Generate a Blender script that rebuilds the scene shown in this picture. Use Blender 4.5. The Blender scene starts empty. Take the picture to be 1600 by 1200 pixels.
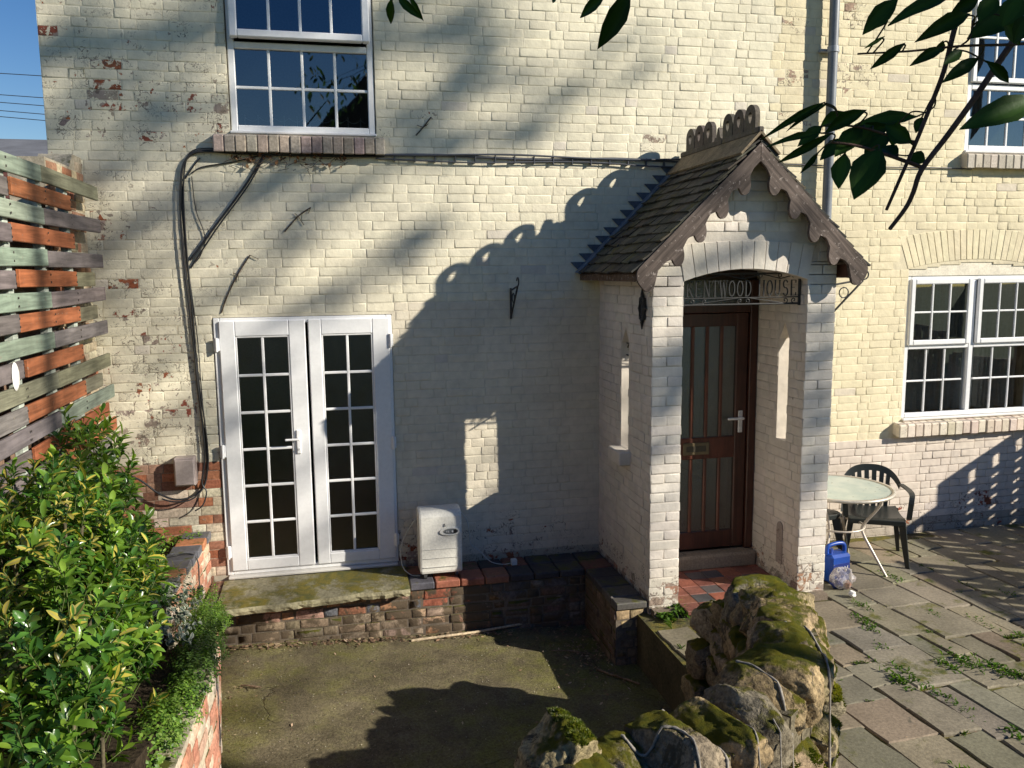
import bpy, bmesh, math, random
import numpy as np
from mathutils import Vector, Matrix, noise
R = random.Random(7)
sc = bpy.context.scene
COL = sc.collection
PI = math.pi

# ------------------------------------------------------------------ camera, world, sun, exposure
CAM = Vector((0.0, -6.9, 2.45))
PITCH, ROLL, YAW = math.radians(7.743), math.radians(-0.6247), math.radians(12.277)
fw = Vector((math.sin(YAW)*math.cos(PITCH), math.cos(YAW)*math.cos(PITCH), -math.sin(PITCH)))
rt = Vector((math.cos(YAW), -math.sin(YAW), 0))
up = rt.cross(fw)
rr = rt*math.cos(ROLL) + up*math.sin(ROLL)
uu = -rt*math.sin(ROLL) + up*math.cos(ROLL)
cd = bpy.data.cameras.new('camera'); cam = bpy.data.objects.new('camera', cd); COL.objects.link(cam)
cam.matrix_world = Matrix(((rr.x, uu.x, -fw.x, CAM.x), (rr.y, uu.y, -fw.y, CAM.y), (rr.z, uu.z, -fw.z, CAM.z), (0, 0, 0, 1)))
cd.sensor_width = 36; cd.lens = 36*1294/1600; cd.clip_start = 0.05; cd.clip_end = 600
sc.camera = cam

SUN = Vector((1.07, -0.65, 0.59)).normalized()           # towards the sun
w = bpy.data.worlds.new('World'); sc.world = w; w.use_nodes = True
wn = w.node_tree; wn.nodes.clear()
sky = wn.nodes.new('ShaderNodeTexSky'); sky.sky_type = 'NISHITA'; sky.sun_disc = False
sky.sun_elevation = math.asin(SUN.z); sky.sun_rotation = math.atan2(SUN.x, SUN.y)
sky.air_density = 1.0; sky.dust_density = 0.0; sky.ozone_density = 1.4
bg = wn.nodes.new('ShaderNodeBackground'); bg.inputs[1].default_value = 0.066
wo = wn.nodes.new('ShaderNodeOutputWorld')
hs = wn.nodes.new('ShaderNodeHueSaturation'); hs.inputs['Hue'].default_value = .513; hs.inputs['Saturation'].default_value = 1.4; wn.links.new(sky.outputs[0], hs.inputs['Color']); wn.links.new(hs.outputs[0], bg.inputs[0]); wn.links.new(bg.outputs[0], wo.inputs[0])
sd = bpy.data.lights.new('sun', 'SUN'); sun = bpy.data.objects.new('sun', sd); COL.objects.link(sun)
sd.energy = 5.0; sd.angle = math.radians(0.5); sd.color = (1.0, 0.93, 0.80)
sun.rotation_euler = SUN.to_track_quat('Z', 'Y').to_euler()
sun.location = (20, -12, 12)
sc.view_settings.view_transform = 'Standard'; sc.view_settings.look = 'None'
sc.view_settings.gamma = 1; sc.view_settings.use_curve_mapping = False
sc.view_settings.exposure = 0.60

# ------------------------------------------------------------------ mesh building helpers
class MB:
    """collects polygons with a colour, an under-colour and a flake amount per face"""
    def __init__(s): s.V = []; s.F = []; s.C = []; s.U = []; s.K = []; s.S = []
    def add(s, vs, fs, col=(1, 1, 1), under=(.3, .1, .05), fl=0.0, smooth=False):
        o = len(s.V); s.V.extend([tuple(v) for v in vs])
        for f in fs:
            s.F.append(tuple(i+o for i in f)); s.C.append(col); s.U.append(under); s.K.append(fl); s.S.append(smooth)
    def mesh(s, name, mat):
        m = bpy.data.meshes.new(name); m.from_pydata(s.V, [], s.F)
        n = len(s.F)
        a = m.attributes.new('col', 'FLOAT_COLOR', 'FACE'); a.data.foreach_set('color', np.array([(*c, 1) for c in s.C], 'f').ravel() if n else [])
        a = m.attributes.new('under', 'FLOAT_COLOR', 'FACE'); a.data.foreach_set('color', np.array([(*c, 1) for c in s.U], 'f').ravel() if n else [])
        a = m.attributes.new('flake', 'FLOAT', 'FACE'); a.data.foreach_set('value', np.array(s.K, 'f'))
        m.polygons.foreach_set('use_smooth', np.array(s.S, bool))
        if mat: m.materials.append(mat)
        m.update(); return m
    def build(s, name, mat, parent=None, loc=(0, 0, 0)):
        o = bpy.data.objects.new(name, s.mesh(name, mat)); COL.objects.link(o)
        if parent: o.parent = parent
        o.location = loc
        return o

def tag(o, label, cat, group=None):
    o['label'] = label; o['category'] = cat
    if group: o['group'] = group
    return o
def thing(name, label, cat, loc=(0, 0, 0), group=None):
    o = bpy.data.objects.new(name, None); COL.objects.link(o); o.location = loc; o.empty_display_size = .1
    return tag(o, label, cat, group)
def struct(o): o['kind'] = 'structure'; return o
def stuff(o): o['kind'] = 'stuff'; return o
def link_mesh(name, me, parent=None, mat4=None):
    o = bpy.data.objects.new(name, me); COL.objects.link(o)
    if parent: o.parent = parent
    if mat4 is not None: o.matrix_local = mat4
    return o

def box(mb, x0, x1, y0, y1, z0, z1, T=None, **k):
    vs = [(x, y, z) for x in (x0, x1) for y in (y0, y1) for z in (z0, z1)]
    if T: vs = [T(*v) for v in vs]
    mb.add(vs, [(0, 1, 3, 2), (4, 6, 7, 5), (0, 4, 5, 1), (2, 3, 7, 6), (0, 2, 6, 4), (1, 5, 7, 3)], **k)
def bbox(mb, x0, x1, y0, y1, z0, z1, b=.004, T=None, **k):
    """box with chamfered edges"""
    lo = (x0, y0, z0); hi = (x1, y1, z1); vs = []; idx = {}
    b = min(b, .49*min(abs(x1-x0), abs(y1-y0), abs(z1-z0)))
    for sx in (0, 1):
        for sy in (0, 1):
            for sz in (0, 1):
                sg = (sx, sy, sz)
                for a in range(3):
                    p = []
                    for i in range(3):
                        e = hi[i] if sg[i] else lo[i]
                        if i != a: e += -b if sg[i] else b
                        p.append(e)
                    idx[(sg, a)] = len(vs); vs.append(p)
    fs = []
    for a in range(3):
        o1, o2 = (a+1) % 3, (a+2) % 3
        for sgn in (0, 1):
            q = []
            for u, v in ((0, 0), (1, 0), (1, 1), (0, 1)):
                g = [0, 0, 0]; g[a] = sgn; g[o1] = u; g[o2] = v; q.append(idx[(tuple(g), a)])
            fs.append(q if sgn else q[::-1])
        for u in (0, 1):
            for v in (0, 1):
                g0 = [0, 0, 0]; g1 = [0, 0, 0]; g0[o1] = g1[o1] = u; g0[o2] = g1[o2] = v; g1[a] = 1
                fs.append([idx[(tuple(g0), o1)], idx[(tuple(g1), o1)], idx[(tuple(g1), o2)], idx[(tuple(g0), o2)]])
    for sx in (0, 1):
        for sy in (0, 1):
            for sz in (0, 1):
                fs.append([idx[((sx, sy, sz), a)] for a in range(3)])
    c = Vector(((x0+x1)/2, (y0+y1)/2, (z0+z1)/2)); out = []
    for f in fs:
        P = [Vector(vs[i]) for i in f]; n = (P[1]-P[0]).cross(P[2]-P[1]); m = sum(P, Vector())/len(P)
        out.append(f[::-1] if n.dot(m-c) < 0 else f)
    if T: vs = [T(*v) for v in vs]
    mb.add(vs, out, **k)
def tube(mb, pts, rad, n=6, cap=True, **k):
    pts = [Vector(p) for p in pts]; N = len(pts)
    rad = rad if isinstance(rad, (list, tuple)) else [rad]*N
    t = (pts[1]-pts[0]).normalized(); a = t.orthogonal().normalized(); vs = []; fs = []
    for i, p in enumerate(pts):
        t = (pts[min(i+1, N-1)]-pts[max(i-1, 0)])
        t = t.normalized() if t.length > 1e-9 else Vector((0, 0, 1))
        a = (a - t*a.dot(t)); a = a.normalized() if a.length > 1e-6 else t.orthogonal().normalized()
        b = t.cross(a)
        for j in range(n):
            q = 2*PI*j/n; vs.append(p+(a*math.cos(q)+b*math.sin(q))*rad[i])
    for i in range(N-1):
        for j in range(n): fs.append((i*n+j, i*n+(j+1) % n, (i+1)*n+(j+1) % n, (i+1)*n+j))
    k.setdefault('smooth', True)
    mb.add(vs, fs, **k)
    if cap: k['smooth'] = False; mb.add(vs[:n], [tuple(range(n))[::-1]], **k); mb.add(vs[-n:], [tuple(range(n))], **k)
def spline(P, n=6):
    P = [Vector(p) for p in P]; out = []
    for i in range(len(P)-1):
        p0 = P[max(i-1, 0)]; p1 = P[i]; p2 = P[i+1]; p3 = P[min(i+2, len(P)-1)]
        for j in range(n):
            t = j/n
            out.append(.5*((2*p1)+(p2-p0)*t+(2*p0-5*p1+4*p2-p3)*t*t+(3*p1-p0-3*p2+p3)*t**3))
    out.append(P[-1]); return out
def prism(mb, poly, T0, T1, **k):
    """polygon (list of 2d) swept between two maps T0(u,v), T1(u,v)"""
    n = len(poly); A = [T0(*p) for p in poly]; B = [T1(*p) for p in poly]
    mb.add(A+B, [tuple(range(n))[::-1], tuple(range(n, 2*n))]+[(i, (i+1) % n, n+(i+1) % n, n+i) for i in range(n)], **k)
def ringprism(mb, outer, inner, T0, T1, **k):
    n = len(outer); P = [T0(*p) for p in outer]+[T0(*p) for p in inner]+[T1(*p) for p in outer]+[T1(*p) for p in inner]
    fs = []
    for i in range(n):
        j = (i+1) % n
        fs += [(i, n+i, n+j, j), (2*n+i, 2*n+j, 3*n+j, 3*n+i), (i, j, 2*n+j, 2*n+i), (n+i, 3*n+i, 3*n+j, n+j)]
    mb.add(P, fs, **k)
def lathe(mb, prof, n=16, c=(0, 0, 0), **k):
    vs = []; fs = []; m = len(prof)
    for r, z in prof:
        for j in range(n): vs.append((c[0]+r*math.cos(2*PI*j/n), c[1]+r*math.sin(2*PI*j/n), c[2]+z))
    for i in range(m-1):
        for j in range(n): fs.append((i*n+j, i*n+(j+1) % n, (i+1)*n+(j+1) % n, (i+1)*n+j))
    k.setdefault('smooth', True); mb.add(vs, fs, **k)
def jit(c, a, rng=R):
    f = 1+rng.uniform(-a, a); return tuple(min(1, max(0, x*f*(1+rng.uniform(-a*.3, a*.3)))) for x in c)
def mixc(a, b, t): return tuple(x+(y-x)*t for x, y in zip(a, b))

# ------------------------------------------------------------------ materials
class NT:
    def __init__(s, name):
        s.m = bpy.data.materials.new(name); s.m.use_nodes = True; s.t = s.m.node_tree; s.t.nodes.clear()
        s.out = s.n('ShaderNodeOutputMaterial'); s.geo = s.n('ShaderNodeNewGeometry')
    def n(s, ty, **p):
        x = s.t.nodes.new(ty)
        for k, v in p.items(): setattr(x, k, v)
        return x
    def l(s, a, b): s.t.links.new(a, b)
    def val(s, sock, v):
        if hasattr(v, 'links') or hasattr(v, 'is_output'): s.l(v, sock)
        else: sock.default_value = v
    def noise(s, scale, detail=4, rough=.55, dist=0, vec=None):
        x = s.n('ShaderNodeTexNoise'); x.inputs['Scale'].default_value = scale; x.inputs['Detail'].default_value = detail
        x.inputs['Roughness'].default_value = rough; x.inputs['Distortion'].default_value = dist
        s.l(vec if vec is not None else s.geo.outputs['Position'], x.inputs['Vector']); return x.outputs['Fac']
    def ramp(s, v, a, b, lo=0.0, hi=1.0):
        x = s.n('ShaderNodeMapRange'); x.interpolation_type = 'SMOOTHSTEP'; x.inputs['From Min'].default_value = a; x.inputs['From Max'].default_value = b
        x.inputs['To Min'].default_value = lo; x.inputs['To Max'].default_value = hi; s.val(x.inputs['Value'], v); return x.outputs['Result']
    def math(s, op, a, b=0.0, c=None, clamp=False):
        x = s.n('ShaderNodeMath', operation=op, use_clamp=clamp); s.val(x.inputs[0], a); s.val(x.inputs[1], b)
        if c is not None: s.val(x.inputs[2], c)
        return x.outputs[0]
    def mix(s, f, a, b, mode='MIX'):
        x = s.n('ShaderNodeMix', data_type='RGBA', blend_type=mode); s.val(x.inputs[0], f)
        for i, v in ((6, a), (7, b)):
            if isinstance(v, tuple): x.inputs[i].default_value = (*v[:3], 1)
            else: s.val(x.inputs[i], v)
        return x.outputs[2]
    def attr(s, name, fac=False):
        x = s.n('ShaderNodeAttribute'); x.attribute_name = name; return x.outputs['Fac' if fac else 'Color']
    def scalec(s, c, f):
        x = s.n('ShaderNodeVectorMath', operation='SCALE'); s.val(x.inputs[0], c); s.val(x.inputs['Scale'], f); return x.outputs[0]
    def bump(s, h, strength, dist, normal=None):
        x = s.n('ShaderNodeBump'); x.inputs['Strength'].default_value = strength; x.inputs['Distance'].default_value = dist
        s.l(h, x.inputs['Height'])
        if normal is not None: s.l(normal, x.inputs['Normal'])
        return x.outputs[0]
    def bsdf(s, col, rough=.8, normal=None, spec=.3, metal=0.0, **k):
        x = s.n('ShaderNodeBsdfPrincipled')
        if isinstance(col, tuple): x.inputs['Base Color'].default_value = (*col[:3], 1)
        else: s.l(col, x.inputs['Base Color'])
        s.val(x.inputs['Roughness'], rough); s.val(x.inputs['Metallic'], metal); x.inputs['Specular IOR Level'].default_value = spec
        if normal is not None: s.l(normal, x.inputs['Normal'])
        for kk, v in k.items(): s.val(x.inputs[kk.replace('_', ' ')], v)
        return x.outputs[0]
    def done(s, sh): s.l(sh, s.out.inputs['Surface']); return s.m

def mat_g(name, rough=.8, spec=.3, v1=(4, .25), v2=(40, .2), bump=(60, .3, .004), metal=0, tint=None, moss=None, stain=None, scratch=None):
    """attribute colour varied by two noises; moss=(amount, colour) grows on upward faces; stain=(scale, thr, colour)"""
    t = NT(name); c = t.attr('col')
    n1 = t.noise(v1[0], 5); n2 = t.noise(v2[0], 4, .65)
    c = t.scalec(c, t.ramp(n1, .25, .75, 1-v1[1], 1+v1[1]*.6))
    c = t.scalec(c, t.ramp(n2, .25, .75, 1-v2[1], 1+v2[1]))
    h = t.noise(bump[0], 6, .65)
    if stain:
        m = t.ramp(t.noise(stain[0], 6, .7, .4), stain[1], stain[1]+.08); c = t.mix(m, c, stain[2])
    if moss:
        sep = t.n('ShaderNodeSeparateXYZ'); t.l(t.geo.outputs['Normal'], sep.inputs[0])
        up_ = t.ramp(sep.outputs['Z'], -.2, .9)
        mm = t.math('ADD', t.math('MULTIPLY', up_, .35), t.noise(moss[2] if len(moss) > 2 else 5, 7, .7))
        mm = t.ramp(mm, 1.0-moss[0], 1.12-moss[0])
        mc = t.mix(t.ramp(t.noise(18, 4), .3, .7), moss[1], tuple(x*y for x, y in zip(moss[1], (2.0, 1.55, .9))))
        c = t.mix(mm, c, mc)
        h = t.math('ADD', h, t.math('MULTIPLY', t.math('MULTIPLY', mm, t.noise(220, 3, .7)), 1.5))
    nb = t.bump(h, bump[1], bump[2])
    return t.done(t.bsdf(c, rough, nb, spec, metal))

def mat_paint(name):
    """old masonry paint: lumpy, dirty, flaking back to brick; faint rootlet marks"""
    t = NT(name); P = t.geo.outputs['Position']
    col = t.attr('col'); under = t.attr('under'); fl = t.attr('flake', True)
    n1 = t.noise(1.6, 6, .6); n2 = t.noise(13, 5, .6); n3 = t.noise(34, 8, .72, .3); n4 = t.noise(150, 3, .6)
    c = t.scalec(col, t.ramp(n1, .3, .72, .90, 1.05)); c = t.scalec(c, t.ramp(n2, .28, .7, .92, 1.05))
    dirt = t.ramp(n3, .6, .78); c = t.mix(t.math('MULTIPLY', dirt, .25), c, t.mix(1.0, c, (.62, .56, .5), 'MULTIPLY'))
    big = t.noise(11, 3, .55, .5)
    m = t.math('ADD', t.math('ADD', t.math('MULTIPLY', n3, .36), t.math('MULTIPLY', big, .64)), t.math('MULTIPLY', fl, .36))
    mask = t.ramp(m, .735, .755)
    ucol = t.scalec(under, t.ramp(n3, .3, .7, .6, 1.25))
    ucol = t.mix(t.ramp(t.noise(7, 3), .52, .6), ucol, (.33, .27, .23))
    c = t.mix(mask, c, ucol)
    # rootlet marks left by a climber
    def line(scale, wdt, thr):
        k = t.noise(scale, 2, .5, 1.6); a = t.math('ABSOLUTE', t.math('SUBTRACT', k, .5))
        return t.math('MULTIPLY', t.ramp(a, wdt, wdt*.4), t.ramp(t.noise(scale*.4, 3), thr, thr+.05))
    ivy = t.math('MULTIPLY', t.math('MAXIMUM', line(11, .020, .50), line(19, .026, .55)), t.ramp(fl, .16, .40))
    c = t.mix(t.math('MULTIPLY', ivy, .8), c, (.10, .075, .06))
    spk = t.math('MULTIPLY', t.ramp(t.noise(26, 2, .5, .8), .655, .675), t.ramp(fl, .12, .40)); c = t.mix(t.math('MULTIPLY', spk, .7), c, (.12, .08, .07))
    h = t.math('ADD', t.math('ADD', t.math('MULTIPLY', t.noise(17, 4, .6), 1.0), t.math('MULTIPLY', t.noise(70, 3, .6), .3)), t.math('MULTIPLY', n4, .16))
    h = t.math('SUBTRACT', h, t.math('MULTIPLY', mask, .35))
    return t.done(t.bsdf(c, .75, t.bump(h, .5, .009), .22))

def mat_wood(name, rough=.7, spec=.3, axis=1, amt=.35, wear=None, rot=0.0):
    t = NT(name); c = t.attr('col')
    vr = t.n('ShaderNodeVectorRotate', rotation_type='Y_AXIS'); vr.inputs['Angle'].default_value = rot; t.l(t.geo.outputs['Position'], vr.inputs['Vector'])
    mp = t.n('ShaderNodeMapping'); t.l(vr.outputs[0], mp.inputs[0]); s = [40, 40, 40]; s[axis] = 2.5; mp.inputs['Scale'].default_value = s
    g = t.noise(1.0, 5, .6, .5, mp.outputs[0]); n = t.noise(3.5, 5, .6)
    c = t.scalec(c, t.ramp(g, .3, .7, 1-amt, 1+amt*.5)); c = t.scalec(c, t.ramp(n, .3, .7, .75, 1.15))
    if wear: c = t.mix(t.ramp(t.noise(30, 7, .75), wear[0], wear[0]+.06), c, wear[1])
    return t.done(t.bsdf(c, rough, t.bump(g, .35, .004), spec))

def mat_glass(name, tint=(.8, .85, .85), dark=.5, frosted=0.0, wav=.0, k_=3.6):
    """window glass: fresnel mirror over a dim transparent body"""
    t = NT(name); fr = t.n('ShaderNodeFresnel'); fr.inputs[0].default_value = 1.55
    gl = t.n('ShaderNodeBsdfGlossy'); gl.inputs['Roughness'].default_value = .015+frosted; gl.inputs[0].default_value = (.95, .97, 1, 1)
    h = t.noise(2.2, 2) if not frosted else t.noise(160, 2)
    t.l(t.bump(h, .08 if not frosted else .6, .004), gl.inputs['Normal'])
    tr = t.n('ShaderNodeBsdfTransparent'); tr.inputs[0].default_value = (*[x*dark for x in tint], 1)
    mx = t.n('ShaderNodeMixShader'); t.l(t.math('MULTIPLY_ADD', fr.outputs[0], k_, 0.01, clamp=True), mx.inputs[0]); t.l(tr.outputs[0], mx.inputs[1]); t.l(gl.outputs[0], mx.inputs[2])
    return t.done(mx.outputs[0])

def mat_leaf(name, edge=None, rough=.32, trans=.35, yellow=0.0, spec=.5):
    """leaf: attribute colour, slight per-object change, thin translucency, gloss; edge= margin colour (attribute flake = 0 at midrib, 1 at margin)"""
    t = NT(name); c = t.attr('col')
    oi = t.n('ShaderNodeObjectInfo')
    c = t.scalec(c, t.math('MULTIPLY_ADD', oi.outputs['Random'], .5, .75))
    c = t.scalec(c, t.ramp(t.noise(9, 3), .3, .7, .75, 1.2))
    if edge: c = t.mix(t.ramp(t.math('ADD', t.attr('flake', True), t.math('MULTIPLY', t.math('SUBTRACT', t.noise(60, 3), .5), .8)), edge[0], edge[0]+.08), c, edge[1])
    nb = t.bump(t.noise(70, 3), .25, .003)
    p = t.bsdf(c, rough, nb, spec)
    tl = t.n('ShaderNodeBsdfTranslucent'); t.l(t.mix(1.0, c, (1.3, 1.5, .45), 'MULTIPLY'), tl.inputs[0])
    mx = t.n('ShaderNodeMixShader'); mx.inputs[0].default_value = trans; t.l(p, mx.inputs[1]); t.l(tl.outputs[0], mx.inputs[2])
    return t.done(mx.outputs[0])

M = {}
M['paint'] = mat_paint('painted_brick')
M['brick'] = mat_g('weathered_brick', .85, .2, (3, .3), (45, .3), (70, .5, .006), moss=(.17, (.05, .065, .015), 4), stain=(5, .62, (.30, .25, .19)))
M['dirtybrick'] = mat_g('damp_brick', .85, .2, (5, .35), (45, .35), (60, .6, .008), moss=(.30, (.06, .07, .018), 5), stain=(4, .46, (.105, .078, .052)))
M['bluebrick'] = mat_g('coping_brick', .55, .4, (6, .3), (50, .25), (60, .35, .004), moss=(.14, (.05, .06, .015), 6))
M['upvc'] = mat_g('white_plastic', .35, .45, (2, .06), (30, .04), (40, .06, .001))
M['glass'] = mat_glass('window_glass', dark=.62)
M['obscure'] = mat_glass('obscured_glass', (.7, .85, .82), .14, .035, k_=2.0)
M['doorglass'] = mat_glass('door_glass', (.8, .85, .85), .25, .008, k_=3.0)
M['lead'] = mat_g('lead_sheet', .5, .5, (5, .25), (40, .2), (25, .3, .004), metal=.35)
M['tile'] = mat_g('clay_roof_tile', .8, .25, (6, .35), (40, .35), (60, .5, .005), moss=(.13, (.06, .062, .025), 7))
M['ridge'] = mat_g('ridge_clay', .8, .25, (6, .25), (45, .3), (60, .4, .004), stain=(9, .56, (.13, .11, .07)))
M['barge'] = mat_wood('flaking_board', .8, .2, 0, .5, wear=(.58, (.34, .29, .26)), rot=PI/4)
M['barge_r'] = mat_wood('flaking_board_right', .8, .2, 0, .5, wear=(.58, (.34, .29, .26)), rot=-PI/4)
M['doorwood'] = mat_wood('stained_wood', .38, .45, 2, .35)
M['plank'] = mat_wood('painted_plank', .8, .2, 1, .38, wear=(.60, (.21, .18, .14)))
M['iron'] = mat_g('black_iron', .45, .4, (9, .2), (80, .25), (150, .3, .002))
M['stone'] = mat_g('mossy_sandstone', .9, .15, (7, .45), (55, .45), (30, 1.0, .022), moss=(.23, (.10, .115, .014), 3.4), stain=(9, .54, (.095, .078, .052)))
M['slab'] = mat_g('mossy_slab', .9, .15, (4, .3), (40, .3), (45, .6, .008), moss=(.22, (.095, .10, .038), 2.2))
M['flag'] = mat_g('paving_flag', .85, .2, (2.5, .28), (50, .22), (60, .5, .005), moss=(.10, (.07, .085, .028), 3), stain=(8, .64, (.13, .115, .085)))
M['quarry'] = mat_g('quarry_tile', .5, .4, (6, .3), (60, .25), (50, .3, .003))
M['concrete'] = mat_g('grey_concrete', .9, .2, (3, .25), (60, .25), (70, .5, .005), stain=(6, .6, (.14, .12, .09)))
M['iron_white'] = mat_g('pale_paint', .5, .4, (9, .15), (60, .15), (90, .2, .002))
M['plastic'] = mat_g('moulded_plastic', .38, .45, (5, .15), (60, .12), (90, .12, .001))
M['metal'] = mat_g('tube_metal', .4, .5, (8, .15), (60, .12), (90, .1, .001), metal=.3)
M['bark'] = mat_g('bark', .85, .2, (12, .35), (60, .35), (60, .6, .006))
M['leaf'] = mat_leaf('shrub_leaf', rough=.25, trans=.30)
M['leaf_y'] = mat_leaf('shrub_leaf_yellow', edge=None, rough=.3, trans=.3)
M['leaf_w'] = mat_leaf('cream_edged_leaf', edge=(.55, (.55, .56, .40)), rough=.4, trans=.25)
M['leaf_s'] = mat_leaf('small_leaf', rough=.5, trans=.35)
M['leaf_d'] = mat_leaf('hanging_leaf', rough=.5, trans=.16, spec=.15)
M['dead'] = mat_leaf('dead_leaf', rough=.8, trans=.1)
M['curtain'] = mat_g('curtain_cloth', .9, .1, (4, .15), (40, .1), (60, .2, .002))
M['plain'] = mat_g('plain_wall', .9, .15, (2, .2), (40, .15), (50, .3, .004))

def mat_yard():
    t = NT('mossy_yard'); 
    n1 = t.noise(1.1, 6, .6); n2 = t.noise(5, 7, .7, .3); n3 = t.noise(60, 5, .75); n4 = t.noise(260, 2)
    c = t.mix(t.ramp(n2, .35, .65), (.135, .113, .07), (.215, .18, .112))
    c = t.mix(t.math('MULTIPLY', t.ramp(t.math('ADD', t.math('MULTIPLY', n1, .6), t.math('MULTIPLY', n2, .45)), .42, .66), .85), c, (.155, .155, .034))
    c = t.scalec(c, t.ramp(n3, .25, .75, .55, 1.4))
    c = t.mix(t.ramp(n4, .66, .74), c, (.40, .36, .28))
    c = t.mix(t.ramp(t.noise(90, 2), .70, .75), c, (.05, .045, .03))
    c = t.scalec(c, t.ramp(t.noise(.9, 5, .65, .5), .36, .62, .82, 1.16))
    vo = t.n('ShaderNodeTexVoronoi', feature='DISTANCE_TO_EDGE'); vo.inputs['Scale'].default_value = .75
    wv = t.n('ShaderNodeVectorMath', operation='ADD'); nz = t.n('ShaderNodeTexNoise'); nz.inputs['Scale'].default_value = 2.5; nz.inputs['Detail'].default_value = 5; t.l(t.geo.outputs['Position'], nz.inputs['Vector'])
    t.l(t.geo.outputs['Position'], wv.inputs[0]); t.l(t.scalec(nz.outputs['Color'], .5), wv.inputs[1]); t.l(wv.outputs[0], vo.inputs['Vector'])
    crack = t.math('MULTIPLY', t.ramp(vo.outputs['Distance'], .009, .002), t.ramp(t.noise(1.7, 2), .52, .60)); c = t.mix(t.math('MULTIPLY', crack, .22), c, (.04, .036, .022))
    h = t.math('SUBTRACT', t.math('ADD', t.math('MULTIPLY', n3, 1.0), t.math('MULTIPLY', n4, .5)), crack)
    return t.done(t.bsdf(c, .95, t.bump(h, .8, .012), .1))
M['yard'] = mat_yard()
def mat_soil(name, a, b, sc_=30):
    t = NT(name); c = t.mix(t.ramp(t.noise(sc_, 6, .7), .35, .65), a, b); return t.done(t.bsdf(c, .95, t.bump(t.noise(sc_*2, 6, .7), .9, .02), .1))
M['soil'] = mat_soil('soil', (.025, .018, .012), (.075, .055, .035))
M['grassland'] = mat_soil('grass_ground', (.04, .06, .015), (.09, .11, .03), 6)
def mat_bag():
    t = NT('clear_bag'); g = t.n('ShaderNodeBsdfGlossy'); g.inputs[1].default_value = .15
    tr = t.n('ShaderNodeBsdfTransparent'); tr.inputs[0].default_value = (.88, .86, .86, 1)
    df = t.n('ShaderNodeBsdfDiffuse'); df.inputs[0].default_value = (.75, .70, .68, 1)
    a = t.n('ShaderNodeMixShader'); a.inputs[0].default_value = .3; t.l(tr.outputs[0], a.inputs[1]); t.l(df.outputs[0], a.inputs[2])
    b = t.n('ShaderNodeMixShader'); b.inputs[0].default_value = .18; t.l(a.outputs[0], b.inputs[1]); t.l(g.outputs[0], b.inputs[2])
    return t.done(b.outputs[0])
M['bag'] = mat_bag()
def mat_tabletop():
    t = NT('table_glass'); c = t.mix(t.ramp(t.noise(5, 5), .35, .65), (.36, .44, .40), (.50, .55, .48))
    c = t.mix(t.ramp(t.noise(22, 4), .66, .7), c, (.12, .10, .06))
    return t.done(t.bsdf(c, .22, t.bump(t.noise(300, 2), .2, .001), .5))
M['tabletop'] = mat_tabletop()

# ------------------------------------------------------------------ brick laying
COURSE = .0735
def px_size(p):
    d = Vector(p)-CAM; z = d.dot(fw)
    if z < .2: return 0
    x = 800+1294*d.dot(rr)/z; y = 600-1294*d.dot(uu)/z
    if -20 < x < 1620 and -20 < y < 1220: return 1/z
    return 0
def brick_geo(mb, T, u0, u1, v0, v1, d0=0.0, back=.02, b=.006, jt=.0025, rng=R, dep=.006, **k):
    """T(u,v,d): d is outward.  Face with soft uneven arris and four sides: 18 triangles"""
    j = lambda: rng.uniform(-jt, jt)
    tilt = rng.uniform(-.0013, .0013); tv = rng.uniform(-.0011, .0011)
    o = [(u0, v0), (u1, v0), (u1, v1), (u0, v1)]
    c = b+min(.006, .2*(v1-v0), .2*(u1-u0))
    vs = [T(u, v, -back) for u, v in o]
    vs += [T(u+j()*.8, v+j()*.8, d0-dep) for u, v in o]
    for q, (su, sv) in enumerate(((1, 1), (-1, 1), (-1, -1), (1, -1))):
        u, v = o[q]; dd = d0+(tilt if q in (1, 2) else -tilt)+(tv if q > 1 else -tv)
        vs.append(T(u+su*b+j(), v+sv*b*.8+j(), dd-dep*.22))
    for q, (su, sv) in enumerate(((1, 1), (-1, 1), (-1, -1), (1, -1))):
        u, v = o[q]; dd = d0+(tilt if q in (1, 2) else -tilt)+(tv if q > 1 else -tv)
        vs.append(T(u+su*c+j(), v+sv*c*.9+j(), dd))
    fs = [(12, 13, 14, 15)]; side = []
    for q in range(4):
        r_ = (q+1) % 4; side.append((q, r_, 4+r_, 4+q)); fs += [(4+q, 4+r_, 8+r_, 8+q), (8+q, 8+r_, 12+r_, 12+q)]
    k['smooth'] = True; mb.add(vs, fs, **k); k['smooth'] = False; mb.add(vs[:8], side, **k)

class Laying:
    """lays bricks on a face; the ones that show largest become parts, the rest one stuff part"""
    def __init__(s, mat, limit=300): s.items = []; s.mat = mat; s.limit = limit
    def brick(s, T, u0, u1, v0, v1, **k):
        c = T((u0+u1)/2, (v0+v1)/2, 0)
        s.items.append((px_size(c)*math.sqrt(max(1e-6, (u1-u0)*(v1-v0))), T, u0, u1, v0, v1, k))
    def custom(s, size, fn): s.items.append((size, fn))
    def finish(s, parent, name='brick', rest='brickwork'):
        idx = sorted(range(len(s.items)), key=lambda i: -s.items[i][0])
        ind = set(idx[:s.limit]); mbr = MB(); n = 0
        for i, it in enumerate(s.items):
            mb = MB() if i in ind else mbr
            if len(it) == 2: it[1](mb)
            else: brick_geo(mb, *it[1:6], **it[6])
            if i in ind: mb.build(name, s.mat, parent)
            else: n += 1
        if n: stuff(mbr.build(rest, s.mat, parent))
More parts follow.
